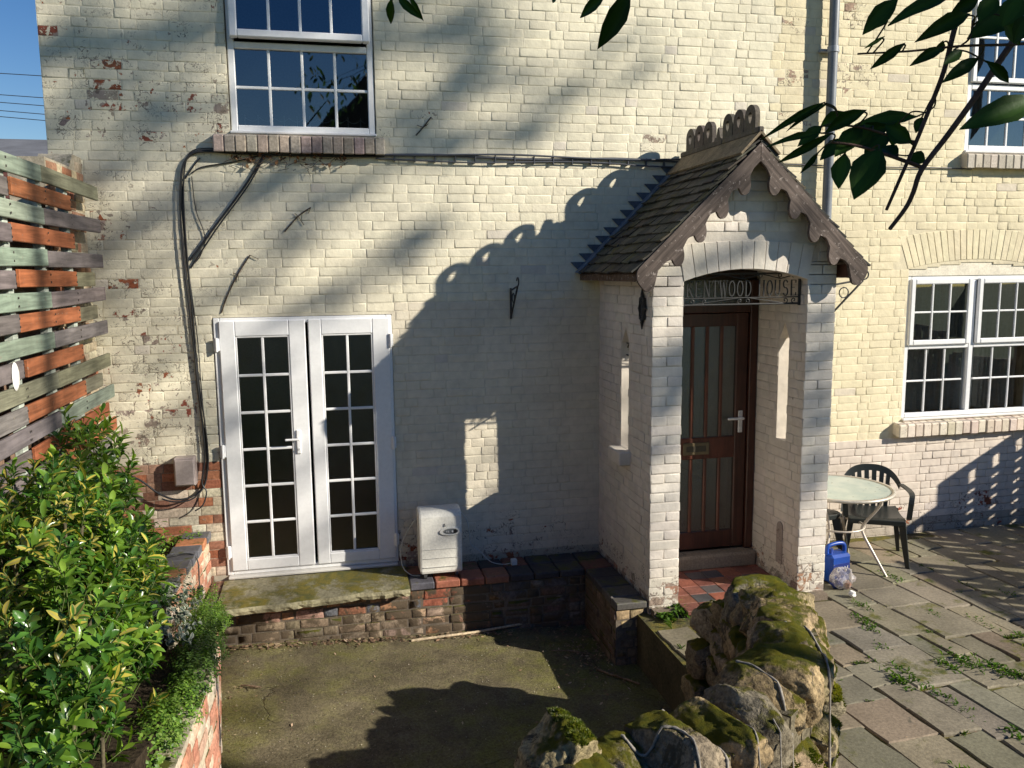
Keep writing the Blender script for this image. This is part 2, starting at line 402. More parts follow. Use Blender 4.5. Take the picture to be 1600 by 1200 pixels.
def bond(u0, u1, kind, k, rng, long=.2225, short=.1125):
    """brick widths along a course: list of (a,b) incl. joint"""
    out = []
    seq = [long, short] if kind == 'flemish' else ([short] if kind == 'header' else [long])
    if kind == 'garden': seq = [long, long, short] if k % 2 else [long, short, long]
    off = (long+short)/2*(k % 2) + (.02*((k*7) % 3)) if kind != 'stretcher' else long/2*(k % 2)
    a = math.floor(u0/2.0)*2.0-2.0-off; i = k
    while a < u1:
        wd = seq[i % len(seq)]*(1+rng.uniform(-.035, .035)); i += 1
        b = a+wd
        x, y = max(a, u0), min(b, u1)
        if y-x > .035: out.append((x, y))
        a = b
    return out

# ------------------------------------------------------------------ THE HOUSE
CREAM = (.745, .69, .535); YELLOW = (.74, .655, .455); PINKW = (.70, .61, .52); PORCHW = (.70, .64, .56); SHADEW = (.685, .62, .495)
HOT = [(-1.95, 4.19, .09, .8), (-1.5, 3.98, .10, .75), (-1.57, 3.8, .13, .65), (-1.12, 3.84, .08, .7), (-1.36, 3.78, .13, .75), (-1.28, 3.51, .11, .75), (-.85, 3.68, .2, .55),
       (-.76, 3.5, .14, .5), (-1.66, 2.84, .15, .8), (-1.56, 3.03, .15, .5), (-1.49, 2.4, .12, .7), (-1.36, 1.93, .13, 1.0), (-1.52, 2.2, .12, .5), (-1.41, 1.5, .25, .65), (-1.22, 1.39, .22, .6),
       (-1.5, 1.25, .25, .7), (-1.08, 1.8, .15, .35), (-1.32, 1.8, .2, .5), (4.06, 4.6, .12, .8), (4.07, 4.13, .11, .75), (4.09, 3.74, .1, .7), (4.62, 4.69, .16, .85), (4.63, 4.15, .18, .85), (4.65, 3.9, .12, .5),
       (6.25, .2, .1, 1.2), (6.40, .13, .1, 1.0), (.69, .05, .3, .8), (1.3, .03, .35, .6), (.52, .2, .15, .6), (1.9, 0, .4, .4), (.45, 3.5, .16, .5), (.68, 3.65, .1, .3), (.85, 3.7, .07, .5), (2.79, 3.55, .1, .7), (-1, .27, .12, 1.0), (-1.0, .75, .12, 1.0), (-1.5, 3.3, .5, .22), (-1.5, 4.4, .6, .3)]
def flake_at(x, z):
    f = 0.0
    for a, b, r, s in HOT:
        f = max(f, s*math.exp(-((x-a)**2+(z-b)**2)/(r*r)))
    if x < -.4: f = max(f, .20+.08*min(1, (-.4-x)))+(.07 if z > 3.45 and x < -.7 else 0)
    if x < -1.0 and z < 2.2: f = max(f, .38)
    if z < .14: f = max(f, .35)
    return f
def wall_col(x, z, rng):
    if x > 3.9:
        c = YELLOW if z > .8 else PINKW
    elif x > .5 and z < 2.2: c = SHADEW  # duller, warmer tone painted where the porch shadow falls, to match its shade
    else: c = CREAM
    if z < .98 and x < -.93: return None
    if z < .0: c = mixc(c, (.3, .26, .2), .6)
    return jit(c, .015, rng)
def under_col(rng):
    return rng.choice([(.31, .09, .042), (.34, .12, .055), (.26, .08, .05), (.31, .24, .2), (.33, .27, .22)])

house = thing('house', 'old cream painted brick house with white windows and a gabled front porch', 'house')
T_house = lambda u, v, d: (u, -d-.007*noise.noise((u*.9, v*.9, 2))-.0025*noise.noise((u*4, v*5, 6)), v+.0045*noise.noise((u*.8, v*2, 9)))
wav = lambda x, z: -.007*noise.noise((x*.9, z*.9, 2))
# openings: (x0,x1,z0,ztop(x))
arch_r = lambda x: 2.43+.085*(1-((x-6.095)/.755)**2)
OPEN = [(-.915, .492, -.01, lambda x: 2.112), (-.70, .415, 3.535, lambda x: 4.985), (5.345, 6.845, .99, arch_r), (5.865, 7.05, 3.515, lambda x: 4.985), (2.62, 3.46, -.1, lambda x: 2.16)]
XL, XR, ZB, ZT = -2.0, 8.2, -.735, 5.75
def gaps(za, zb, lo=XL, hi=XR):
    """free intervals of the wall between heights za, zb"""
    cut = []
    for x0, x1, z0, zf in OPEN:
        zt = zf((x0+x1)/2)
        if zb > z0+.005 and za < zt-.005:
            a, b = x0, x1
            if zf is arch_r:
                zm = (za+zb)/2+.03
                if zm > 2.43:
                    k = 1-(zm-2.43)/.085
                    if k <= 0: continue
                    hw = .755*math.sqrt(k); a, b = 6.095-hw, 6.095+hw
            cut.append((a, b))
    cut.sort(); out = []; x = lo
    for a, b in cut:
        if a > x: out.append((x, min(a, hi)))
        x = max(x, b)
    if x < hi: out.append((x, hi))
    return [g for g in out if g[1]-g[0] > .01]
# solid core behind the bricks (recessed joints show it)
core = MB(); zcuts = sorted(set([ZB, ZT, -.01, -.1, .99, 2.112, 2.16, 2.43, 2.45, 2.47, 2.49, 2.5151, 3.515, 3.535, 4.985, .8, .98]+[ZB+i*.25 for i in range(27) if ZB+i*.25 < ZT]))
rc = random.Random(3)
for za, zb in zip(zcuts[:-1], zcuts[1:]):
    if zb-za < .002: continue
    for a, b in gaps(za, zb):
        n = max(1, int((b-a)/.3)); 
        for i in range(n):
            xa = a+(b-a)*i/n; xb = a+(b-a)*(i+1)/n; xm = (xa+xb)/2; zm = (za+zb)/2
            c = wall_col(xm, zm, rc) or (.34, .22, .16); f = flake_at(xm, zm)
            vs = [(xa, .0034+wav(xa, za), za), (xb, .0034+wav(xb, za), za), (xb, .0034+wav(xb, zb), zb), (xa, .0034+wav(xa, zb), zb)]
            core.add(vs, [(0, 1, 2, 3)], col=mixc(c, (.5, .45, .36), .25), under=(.40, .33, .27), fl=f*(1.5 if xm > 3.9 and zm > 3.4 else 1.0))
        c = wall_col((a+b)/2, (za+zb)/2, rc) or (.34, .22, .16)
        vs = [(a, .0048, za), (b, .0048, za), (b, .30, za), (a, .30, za), (a, .0048, zb), (b, .0048, zb), (b, .30, zb), (a, .30, zb)]
        core.add(vs, [(0, 3, 2, 1), (4, 5, 6, 7), (1, 2, 6, 5), (2, 3, 7, 6), (3, 0, 4, 7)], col=c, under=(.4, .33, .27), fl=.1)
wall_o = core.build('house_wall', M['paint'], house)
L = Laying(M['paint'], 300); RAW = Laying(M['brick'], 60)
nc = int((ZT-ZB)/COURSE); rb = random.Random(11)
for k in range(nc):
    v0 = ZB+k*COURSE; v1 = v0+COURSE; g = .0022
    for a, b in gaps(v0+.012, v1-.012):
        for x, y in bond(a, b, 'flemish', k, rb):
            xm, zm = (x+y)/2, (v0+v1)/2
            if 5.2 < xm < 7.0 and zm > 2.42:            # room for the arch ring
                top = 2.43+.32+.085*(1-((xm-6.095)/.9)**2)
                if zm < top-.01 and abs(xm-6.095) < .93: continue
            if -.83 < xm < .48 and 3.39 < zm < 3.53: continue
            if 5.83 < xm < 7.1 and 3.37 < zm < 3.51: continue
            if 5.27 < xm < 6.93 and .84 < zm < .99: continue
            c = wall_col(xm, zm, rb)
            kw = dict(d0=rb.uniform(-.0010, .0012)+(.012 if (xm > 3.8 and zm < .8) else 0), rng=rb, jt=.0019, dep=rb.choice([.0008, .0014, .002, .0026, .0034]), b=.0035)
            if c is None:
                cc = rb.choice([(.30, .11, .06), (.36, .15, .08), (.25, .12, .08), (.33, .2, .14)]); fl = 0
                if zm < .75 and rb.random() < .5: cc = jit((.55, .47, .36), .1, rb)
                RAW.brick(T_house, x+g, y-g, v0+g, v1-g, col=jit(cc, .15, rb), **kw)
            else:
                fl = flake_at(xm, zm)*rb.uniform(.6, 1.25)
                if rb.random() < .018: c = mixc(c, (.52, .46, .44), .45)
                L.brick(T_house, x+g, y-g, v0+g, v1-g, col=c, under=jit(under_col(rb) if xm < 3.5 or zm < 3 else (.38, .27, .2), .15, rb), fl=fl, **kw)
# bare soot-red jamb bricks beside the glazed doors
# arch ring of the lower right window
nv = 24
for i in range(nv):
    a0 = -.33+.66*i/nv; a1 = -.33+.66*(i+1)/nv
    def mk(mb, a0=a0, a1=a1):
        pts = []
        for a, rr_ in ((a0+.0012, 0), (a1-.0012, 0), (a1-.0012, 1), (a0+.0012, 1)):
            x0 = 6.095+a*2.3; zt = 2.43+.085*max(-.2, 1-((x0-6.095)/.755)**2)
            x1 = x0+a*.35
            pts.append((x0, zt+.003) if not rr_ else (x1, 2.43+.31+.06*(1-((x1-6.095)/.8)**2)))
        cx = sum(p[0] for p in pts)/4; cz = sum(p[1] for p in pts)/4
        vs = [(p[0], .02, p[1]) for p in pts]+[(p[0]+rb.uniform(-.002, .002), .0022, p[1]) for p in pts]+[(cx+(p[0]-cx)*.90, -.0005+rb.uniform(-.001, .001), cz+(p[1]-cz)*.975) for p in pts]
        mb.add(vs, [(8, 9, 10, 11)]+[f for q in range(4) for f in ((q, (q+1) % 4, 4+(q+1) % 4, 4+q), (4+q, 4+(q+1) % 4, 8+(q+1) % 4, 8+q))], col=jit(YELLOW, .03, rb), fl=.08)
    L.custom(.4, mk)
L.finish(wall_o); RAW.finish(wall_o, 'brick', 'brickwork_bare')
# brick-on-edge sills
def brick_sill(x0, x1, z0, z1, out, colf, n):
    rs = random.Random(int(x0*100)); s = MB(); box(s, x0+.01, x1-.01, -out+.012, .1, z0+.004, z1-.012, col=(.42, .37, .32)); 
    so = s.build('window_sill', M['paint'] if x0 > 3 else M['brick'], house)
    for i in range(n):
        a = x0+(x1-x0)*i/n; b = x0+(x1-x0)*(i+1)/n; m = MB()
        def T(x, y, z): 
            return (x, y, z-.018*(-y/out if y < 0 else 0))
        bbox(m, a+.0015, b-.0015, -out-rs.uniform(0, .010), .02, z0+rs.uniform(-.003, .003), z1+rs.uniform(-.004, .003), .008, T=T, col=jit(colf(rs), .12, rs), fl=.25, under=(.3, .2, .17))
        m.build('brick', M['paint'] if x0 > 3 else M['brick'], so)
brick_sill(-.825, .475, 3.395, 3.525, .085, lambda r: r.choice([(.36, .28, .26), (.42, .34, .28), (.34, .29, .24), (.45, .40, .33)]), 16)
brick_sill(5.26, 6.94, .85, .975, .09, lambda r: (.70, .60, .48), 19)
brick_sill(5.835, 7.1, 3.375, 3.505, .085, lambda r: r.choice([(.45, .40, .34), (.5, .45, .38)]), 15)
# plinth drip line on the right-hand wing
s = MB(); bbox(s, 3.78, 8.2, -.018, .01, .80, .812, .004, col=PINKW, fl=.1); s.build('plinth_ledge', M['paint'], house)
# rest of the shell
s = MB(); box(s, XL, XL+.3, .301, 7, ZB, ZT, col=CREAM, fl=.2); box(s, XR-.3, XR, .301, 7, ZB, ZT, col=CREAM); box(s, XL+.3, XR-.3, 6.7, 7, ZB, ZT, col=CREAM)
s.build('side_wall', M['paint'], house)
s = MB(); zt = ZT
s.add([(XL-.1, -.12, zt), (XR+.1, -.12, zt), (XR+.1, 3.5, zt+2.6), (XL-.1, 3.5, zt+2.6), (XL-.1, 7.1, zt), (XR+.1, 7.1, zt)], [(0, 1, 2, 3), (3, 2, 5, 4), (0, 3, 4), (1, 5, 2), (0, 4, 5, 1)], col=(.12, .10, .09))
s.build('roof', M['tile'], house)
s = MB(); box(s, XL+.31, XR-.31, .305, 6.69, -.16, -.12, col=(.12, .09, .07)); box(s, XL+.31, XR-.31, .305, 6.69, 2.75, 3.0, col=(.35, .33, .3)); box(s, XL+.31, XR-.31, 3.6, 3.7, -.1, ZT, col=(.35, .32, .28))
box(s, 1.6, 1.7, .305, 3.6, -.1, ZT, col=(.35, .32, .28)); box(s, 4.4, 4.5, .305, 3.6, -.1, ZT, col=(.35, .32, .28))
s.build('interior', M['plain'], house)

# ---- white plastic windows and doors
def frame_bars(mb, x0, x1, z0, z1, wd, y0, y1, b=.006, col=(.80, .80, .80)):
    bbox(mb, x0, x0+wd, y0, y1, z0, z1, b, col=col); bbox(mb, x1-wd, x1, y0, y1, z0, z1, b, col=col)
    bbox(mb, x0+wd-.001, x1-wd+.001, y0+.0007, y1, z0, z0+wd, b, col=col); bbox(mb, x0+wd-.001, x1-wd+.001, y0+.0007, y1, z1-wd, z1, b, col=col)
def panes(parent, x0, x1, z0, z1, nx, nz, y, mat, bar=.02, T=None, col=(.80, .80, .80), barname='glazing_bar'):
    for i in range(1, nx):
        x = x0+(x1-x0)*i/nx; m = MB(); bbox(m, x-bar/2, x+bar/2, y-.012, y+.014, z0, z1, .004, T=T, col=col); m.build(barname, M['upvc'], parent)
    for j in range(1, nz):
        z = z0+(z1-z0)*j/nz
        m = MB()
        for i in range(nx):
            a = x0+(x1-x0)*i/nx+(bar/2 if i else 0); b = x0+(x1-x0)*(i+1)/nx-(bar/2 if i < nx-1 else 0)
            bbox(m, a, b, y-.0105, y+.013, z-bar/2, z+bar/2, .004, T=T, col=col)
        m.build(barname, M['upvc'], parent)
    for i in range(nx):
        for j in range(nz):
            a = x0+(x1-x0)*i/nx+(bar/2-.001 if i else 0); b = x0+(x1-x0)*(i+1)/nx-(bar/2-.001 if i < nx-1 else 0); c = z0+(z1-z0)*j/nz+(bar/2-.001 if j else 0); d = z0+(z1-z0)*(j+1)/nz-(bar/2-.001 if j < nz-1 else 0)
            tl = [R.uniform(-.0012, .0012) for _ in range(4)]
            m = MB(); vs = [(a, y+tl[0], c), (b, y+tl[1], c), (b, y+tl[2], d), (a, y+tl[3], d)]
            if T: vs = [T(*v) for v in vs]
            m.add(vs, [(0, 1, 2, 3)], smooth=False); m.build('pane', mat, parent)
WHT = (.80, .80, .805)
# glazed double doors
fd = MB(); frame_bars(fd, -.91, .488, -.004, 2.108, .048, -.012, .07); fd_o = fd.build('glazed_door_frame', M['upvc'], house)
fd_o['label'] = 'white plastic frame of the glazed double doors'
def door_leaf(x0, x1, gx0, gx1, hinge):
    m = MB(); z0, z1, y0, y1 = .035, 2.085, -.032, .04; gz0, gz1 = .125, 1.96
    bbox(m, x0, gx0, y0, y1, z0, z1, .007, col=WHT); bbox(m, gx1, x1, y0, y1, z0, z1, .007, col=WHT)
    bbox(m, gx0-.001, gx1+.001, y0+.0008, y1, z0, gz0, .007, col=WHT); bbox(m, gx0-.001, gx1+.001, y0+.0008, y1, gz1, z1, .007, col=WHT)
    o = m.build('glazed_door', M['upvc'], house)
    b = MB(); e = .012                                   # glazing bead
    bbox(b, gx0, gx0+e, y0+.006, y0+.02, gz0, gz1, .004, col=(.74, .74, .74)); bbox(b, gx1-e, gx1, y0+.006, y0+.02, gz0, gz1, .004, col=(.74, .74, .74))
    bbox(b, gx0+e, gx1-e, y0+.006, y0+.02, gz0, gz0+e, .004, col=(.74, .74, .74)); bbox(b, gx0+e, gx1-e, y0+.006, y0+.02, gz1-e, gz1, .004, col=(.74, .74, .74))
    b.build('glazing_bead', M['upvc'], o)
    panes(o, gx0+e, gx1-e, gz0+e, gz1-e, 2, 6, -.012, M['obscure'], .022)
    for z in (.2, 1.04, 1.9):
        h = MB(); tube(h, [(hinge, -.04, z-.055), (hinge, -.04, z+.055)], .011, 8, col=WHT); bbox(h, hinge-.022, hinge+.022, -.036, -.02, z-.05, z+.05, .004, col=WHT); h.build('hinge', M['upvc'], o)
    return o
dl = door_leaf(-.868, -.205, -.747, -.335, -.889); dr = door_leaf(-.183, .468, -.08, .327, .474)
dl['label'] = 'left glazed door with the lever handle'; dr['label'] = 'right glazed door without a handle'
h = MB(); bbox(h, -.312, -.276, -.045, -.032, .99, 1.19, .006, col=WHT); bbox(h, -.303, -.285, -.085, -.045, 1.108, 1.126, .004, col=WHT); bbox(h, -.40, -.285, -.092, -.076, 1.108, 1.126, .005, col=WHT)
tube(h, [(-.294, -.052, 1.03), (-.294, -.044, 1.03)], .009, 8, col=(.5, .5, .5)); h.build('door_handle', M['upvc'], dl)
s = MB(); bbox(s, -.90, .478, -.06, .02, -.028, -.005, .006, col=(.62, .60, .56)); s.build('door_threshold', M['upvc'], house)

# upper left window: fixed light below, a top sash ajar above
wf = MB(); frame_bars(wf, -.692, .408, 3.545, 4.975, .05, .012, .075); bbox(wf, -.642, .358, .0127, .075, 4.165, 4.215, .006, col=WHT)
wf_o = wf.build('window', M['upvc'], house); wf_o['label'] = 'upper window above the glazed doors with top sash ajar'
panes(wf_o, -.642, .358, 3.595, 4.165, 4, 2, .04, M['glass'], .022)
s = MB(); bbox(s, -.70, .416, -.02, .03, 3.527, 3.549, .006, col=(.72, .71, .71)); s.build('sill', M['upvc'], wf_o)
ang = math.radians(4.5); cz = 4.95
def TS(x, y, z):                                            # swung about its top edge
    dz = z-cz; dy = y; return (x, dy*math.cos(ang)+dz*math.sin(ang)+.0, cz+dz*math.cos(ang)-dy*math.sin(ang))
m = MB(); x0, x1, z0, z1 = -.665, .382, 4.225, 4.945
for a in ((x0, x0+.058, z0, z1), (x1-.058, x1, z0, z1), (x0+.057, x1-.057, z0, z0+.058), (x0+.057, x1-.057, z1-.058, z1)):
    bbox(m, a[0], a[1], -.022, .03, a[2], a[3], .008, T=TS, col=WHT)
so = m.build('sash', M['upvc'], wf_o); so['label'] = 'top-hung sash standing slightly open'
ws2 = bpy.data.objects.new('sash_light', None); bpy.data.objects.remove(ws2)
panes(wf_o, x0+.058, x1-.058, z0+.058, z1-.058, 4, 2, .0, M['glass'], .022, T=TS)
s = MB(); tube(s, [(-.60+i*.0125, .16, 3.68-.028*abs(math.sin(i*PI/9))) for i in range(76)], .0035, 4, col=(.7, .7, .68))
for i in range(0, 10): tube(s, [(-.60+i*.1, .16, 3.60), (-.60+i*.1, .16, 3.70)], .004, 4, col=(.7, .7, .68))
s.build('lace_trim', M['iron_white'], wf_o)
# lower right window, two lights, opening top sashes
w2 = MB(); frame_bars(w2, 5.352, 6.838, 1.0, 2.365, .045, .02, .085)
bbox(w2, 6.068, 6.122, .0207, .085, 1.045, 2.32, .006, col=WHT); bbox(w2, 5.397, 6.068, .0212, .085, 1.665, 1.712, .006, col=WHT); bbox(w2, 6.122, 6.793, .0212, .085, 1.665, 1.712, .006, col=WHT)
w2o = w2.build('window', M['upvc'], house); w2o['label'] = 'lower right window under the arch with two lights'
for a, b in ((5.38, 6.06), (6.13, 6.81)):
    s = MB(); frame_bars(s, a, b, 1.705, 2.335, .05, -.008, .03, .008); s.build('sash', M['upvc'], w2o)
    panes(w2o, a+.05, b-.05, 1.755, 2.285, 3, 2, .008, M['glass'], .018)
    panes(w2o, a+.03, b-.03, 1.05, 1.66, 3, 2, .05, M['glass'], .018)
s = MB()
poly = [(5.352, 2.366)]+[(6.838, 2.366)]+[(6.838-(1.486)*i/14, arch_r(6.838-1.486*i/14)-.008) for i in range(15)]
prism(s, poly, lambda u, v: (u, .012, v), lambda u, v: (u, .09, v), col=(.74, .68, .55)); s.build('arch_panel', M['iron_white'], w2o)
s = MB(); bbox(s, 5.35, 6.84, -.025, .03, .978, .9995, .006, col=(.74, .72, .68)); s.build('sill', M['upvc'], w2o)
m = MB(); N = 120; vs = []; fs = []
for i in range(N+1):
    x = 5.4+1.4*i/N; y = .22+.018*math.sin(i*1.35)+.012*math.sin(i*.5)
    vs += [(x, y, 1.03+.008*math.sin(i*.8)), (x, y, 2.35)]
for i in range(N): fs.append((2*i, 2*i+2, 2*i+3, 2*i+1))
m.add(vs, fs, col=(.55, .58, .57), smooth=True); m.build('curtain', M['curtain'], w2o)
# upper right window
w3 = MB(); frame_bars(w3, 5.872, 7.04, 3.53, 4.975, .05, .012, .075); bbox(w3, 5.922, 6.99, .0127, .075, 4.085, 4.135, .006, col=WHT)
w3o = w3.build('window', M['upvc'], house); w3o['label'] = 'upper right window partly behind the hanging leaves'
panes(w3o, 5.922, 6.99, 3.58, 4.085, 5, 2, .04, M['glass'], .022)
s = MB(); frame_bars(s, 5.895, 7.02, 4.145, 4.95, .05, -.02, .02, .008); s.build('sash', M['upvc'], w3o); panes(w3o, 5.945, 6.97, 4.195, 4.9, 5, 2, .0, M['glass'], .022)
s = MB(); bbox(s, 5.865, 7.05, -.02, .03, 3.508, 3.531, .006, col=(.72, .71, .7)); s.build('sill', M['upvc'], w3o)
m = MB(); vs = []; fs = []
for i in range(N+1):
    x = 5.9+1.1*i/N; y = .25+.02*math.sin(i*1.2); vs += [(x, y, 3.56), (x, y, 4.9)]
for i in range(N): fs.append((2*i, 2*i+2, 2*i+3, 2*i+1))
m.add(vs, fs, col=(.32, .34, .36), smooth=True); m.build('curtain', M['curtain'], w3o)
# drainpipe
s = MB(); tube(s, [(4.40, -.085, -.1), (4.40, -.085, 5.7)], .043, 12, col=(.17, .185, .21))
dp = s.build('drainpipe', M['plastic'], house)
for z in (2.72, 4.35, 1.0):
    s = MB(); tube(s, [(4.40, -.085, z-.025), (4.40, -.085, z+.025)], .05, 12, col=(.30, .32, .36)); bbox(s, 4.31, 4.49, -.05, .0, z-.012, z+.012, .003, col=(.3, .32, .36)); s.build('pipe_bracket', M['plastic'], dp)
# small grey-pink meter box low on the wall
s = MB(); bbox(s, -1.255, -1.095, -.10, .006, .79, 1.02, .008, col=(.36, .30, .28)); bbox(s, -1.247, -1.103, -.112, -.099, .80, 1.005, .006, col=(.38, .32, .30))
tag(s.build('meter_box', M['plastic'], None), 'small grey-pink box fixed low on the house wall beside the black cables', 'utility box')

# ------------------------------------------------------------------ THE PORCH
porch = thing('porch', 'white painted brick porch with mossy tiled gable roof and scalloped bargeboards round the front door', 'porch', (0, 0, 0))
PX0, PX1, PI0, PI1, PY = 2.285, 3.772, 2.525, 3.53, -1.225
rp = random.Random(21)
z_arch = lambda x: 2.365+.085*max(0, 1-((x-3.0275)/.5025)**2)
z_gab = lambda x: 3.31-abs(x-3.03)*1.0
pc = MB(); e = .0052; pk = dict(col=mixc(PORCHW, (.45, .4, .33), .2), under=(.4, .33, .27), fl=.12)
def side_core(xa, xb, ys0, ys1, zs0, zs1, spl=0.0):
    box(pc, xa, xb, PY+e, .02, -.62, zs0, **pk)
    prism(pc, [(xa, PY+e), (xb, PY+e), (xb, ys0-spl), (xa, ys0)], lambda u, v: (u, v, zs0), lambda u, v: (u, v, zs1), **pk); box(pc, xa, xb, ys1, .02, zs0, zs1, **pk); box(pc, xa, xb, PY+e, .02, zs1, 2.5, **pk)
side_core(PX0+e, PI0-e, -.735, -.565, 1.02, 2.0, .15); side_core(PI1+e, PX1-e, -.985, -.835, 1.07, 2.02)
# pointed heads of the two slits
for xa, xb, a, b, z in ((PX0+e, PI0-e, -.735, -.565, 2.0), (PI1+e, PX1-e, -.985, -.835, 2.02)):
    m_ = (a+b)/2
    for p in ([(a, z), (m_, z), (a, z-.13)], [(b, z), (b, z-.13), (m_, z)]):
        prism(pc, p, lambda u, v, xa=xa: (xa+.003, u, v), lambda u, v, xb=xb: (xb-.003, u, v), **pk)
n = 24                                                       # arch and gable front
for i in range(n):
    a = PX0+e+(PX1-PX0-2*e)*i/n; b = PX0+e+(PX1-PX0-2*e)*(i+1)/n
    lo = lambda x: (z_arch(x) if PI0 <= x <= PI1 else 2.30)
    am = a+1e-5; bm = b-1e-5
    if a < PI0 < b or a < PI1 < b: am = bm = (PI0 if a < PI0 < b else PI1)
    za, zb_ = (lo(a), lo(b)); ta, tb = z_gab(a), z_gab(b)
    vs = [(a, PY+e, za), (b, PY+e, zb_), (b, PY+e, tb), (a, PY+e, ta), (a, PY+.22, za), (b, PY+.22, zb_), (b, PY+.22, tb), (a, PY+.22, ta)]
    pc.add(vs, [(0, 1, 2, 3), (7, 6, 5, 4), (0, 4, 5, 1), (3, 2, 6, 7)]+([(0, 3, 7, 4)] if i == 0 else [])+([(1, 5, 6, 2)] if i == n-1 else []), **pk)
pw = pc.build('porch_wall', M['paint'], porch)
PL = Laying(M['paint'], 300)
def pcol(z):
    c = jit(PORCHW, .035, rp)
    return mixc(c, (.52, .48, .36), .35*max(0, min(1, (.25-z)/.3)))
def face(T, u0, u1, kind, v_lo, v_hi, skip=None, first=0, light=False):
    k = 0; v = v_lo
    while v < v_hi-.02:
        v1 = min(v+COURSE, v_hi); ivs = [(u0, u1)]
        if skip:
            for a, b, za, zb in skip:
                if v1 > za+.03 and v < zb-.03:
                    ivs = [q for x, y in ivs for q in ((x, min(a, y)), (max(b, x), y)) if q[1]-q[0] > .02]
        for a, b in ivs:
            if kind == 'pillar': br = [(a, b)] if (k+first) % 2 else [(a, (a+b)/2+rp.uniform(-.01, .01))]; br = br if (k+first) % 2 else br+[(br[0][1], b)]
            else: br = bond(a, b, kind, k, rp)
            for x, y in br:
                f = .1+(.5*max(0, (.2-v)/.3) if v < .2 else 0)+rp.uniform(-.05, .12)
                PL.brick(T, x+.003, y-.003, v+.003, v1-.003, col=pcol(v), under=jit(rp.choice([(.33, .26, .2), (.36, .2, .13), (.28, .24, .2)]), .15, rp), fl=f, d0=rp.uniform(-.002, .0035), rng=rp, jt=.0022, b=.004, dep=rp.choice([.0012, .002, .0028, .004]))
        v = v1; k += 1
face(lambda u, v, d: (u, PY-d, v), PX0, PI0, 'pillar', -.17, 2.50)
face(lambda u, v, d: (u, PY-d, v), PI1, PX1, 'pillar', -.17, 2.50, first=1)
face(lambda u, v, d: (PX0-d, u, v), PY, 0, 'flemish', -.17, 2.45, skip=[(-.735, -.565, 1.02, 2.0)])
face(lambda u, v, d: (PI1-d, u, v), PY, -.45, 'flemish', -.10, 2.4, skip=[(-.985, -.835, 1.07, 2.02)])
face(lambda u, v, d: (PX1+d, u, v), PY, 0, 'flemish', -.17, 2.45, skip=[(-.985, -.835, 1.07, 2.02)])
face(lambda u, v, d: (PI0+d, u, v), PY, -.45, 'flemish', -.10, 2.4, skip=[(-.90, -.555, 1.02, 2.0)])
nv = 11                                                      # soldier arch
for i in range(nv):
    xa = PI0-.0+(PI1-PI0)*i/nv; xb = PI0+(PI1-PI0)*(i+1)/nv
    def mk(mb, xa=xa, xb=xb):
        sp = lambda x: 3.0275+(x-3.0275)*1.10
        p = [(xa+.002, z_arch(xa)), (xb-.002, z_arch(xb)), (sp(xb)-.002, z_arch(xb)*.35+2.45*.65+.205), (sp(xa)+.002, z_arch(xa)*.35+2.45*.65+.205)]
        cx = sum(q[0] for q in p)/4; cz = sum(q[1] for q in p)/4; dd = rp.uniform(0, .004)
        vs = [(q[0], PY+.02, q[1]) for q in p]+[(q[0], PY-.0018, q[1]) for q in p]+[(cx+(q[0]-cx)*.93, PY-.0032-dd*.35, cz+(q[1]-cz)*.97) for q in p]
        mb.add(vs, [(8, 9, 10, 11)]+[f for q in range(4) for f in ((q, (q+1) % 4, 4+(q+1) % 4, 4+q), (4+q, 4+(q+1) % 4, 8+(q+1) % 4, 8+q))], col=jit(PORCHW, .04, rp), fl=.15)
    PL.custom(1.0, mk)
v = 2.50; k = 0
while v < 3.2:                                               # gable above
    hw = 3.30-(v+COURSE)
    if hw > .1:
        for x, y in bond(max(PX0, 3.03-hw), min(PX1, 3.03+hw), 'flemish', k, rp):
            xm = (x+y)/2
            if abs(xm-3.03) < .6 and v < 2.68-.02*abs(xm-3.03): continue
            PL.brick(lambda u, v, d: (u, PY-d, v), x+.004, y-.004, v+.004, v+COURSE-.004, col=jit(PORCHW, .035, rp), fl=.12, d0=rp.uniform(-.002, .003), rng=rp, jt=.002, b=.004, dep=rp.choice([.0012, .002, .0028, .004]))
    v += COURSE; k += 1
PL.finish(pw)
s = MB(); bbox(s, 2.19, 2.30, -.80, -.52, .905, 1.018, .010, col=PORCHW, fl=.1); s.build('slit_sill', M['paint'], porch)
s = MB()                                                     # iron scroll added in the left slit to imitate the sign's shadow there
for c, r0, a0, a1 in (((-.62, 1.83), .035, 0, 5.2), ((-.69, 1.90), .032, PI, PI+5.2)):
    tube(s, [(PX0+.05, c[0]+r0*(1-.1*t)*math.cos(a0+(a1-a0)*t/12), c[1]+r0*(1-.05*t)*math.sin(a0+(a1-a0)*t/12)) for t in range(13)], .006, 5, col=(.03, .03, .03))
tube(s, [(PX0+.05, -.735, 1.77), (PX0+.05, -.565, 1.77)], .007, 5, col=(.03, .03, .03)); tube(s, [(PX0+.05, -.735, 1.865), (PX0+.05, -.565, 1.865)], .006, 5, col=(.03, .03, .03))
s.build('shadow_scroll', M['iron'], porch)
s = MB(); ol = [(-.955+.045*math.cos(a), .34+.06*math.sin(a)) for a in [PI*i/10 for i in range(11)]]; ol = [(-.91, .05)]+ol+[(-1.0, .05)]
prism(s, ol, lambda u, v: (PI1-.0085, u, v), lambda u, v: (PI1+.004, u, v), col=(.36, .31, .27), fl=.4); s.build('blocked_niche', M['paint'], porch)
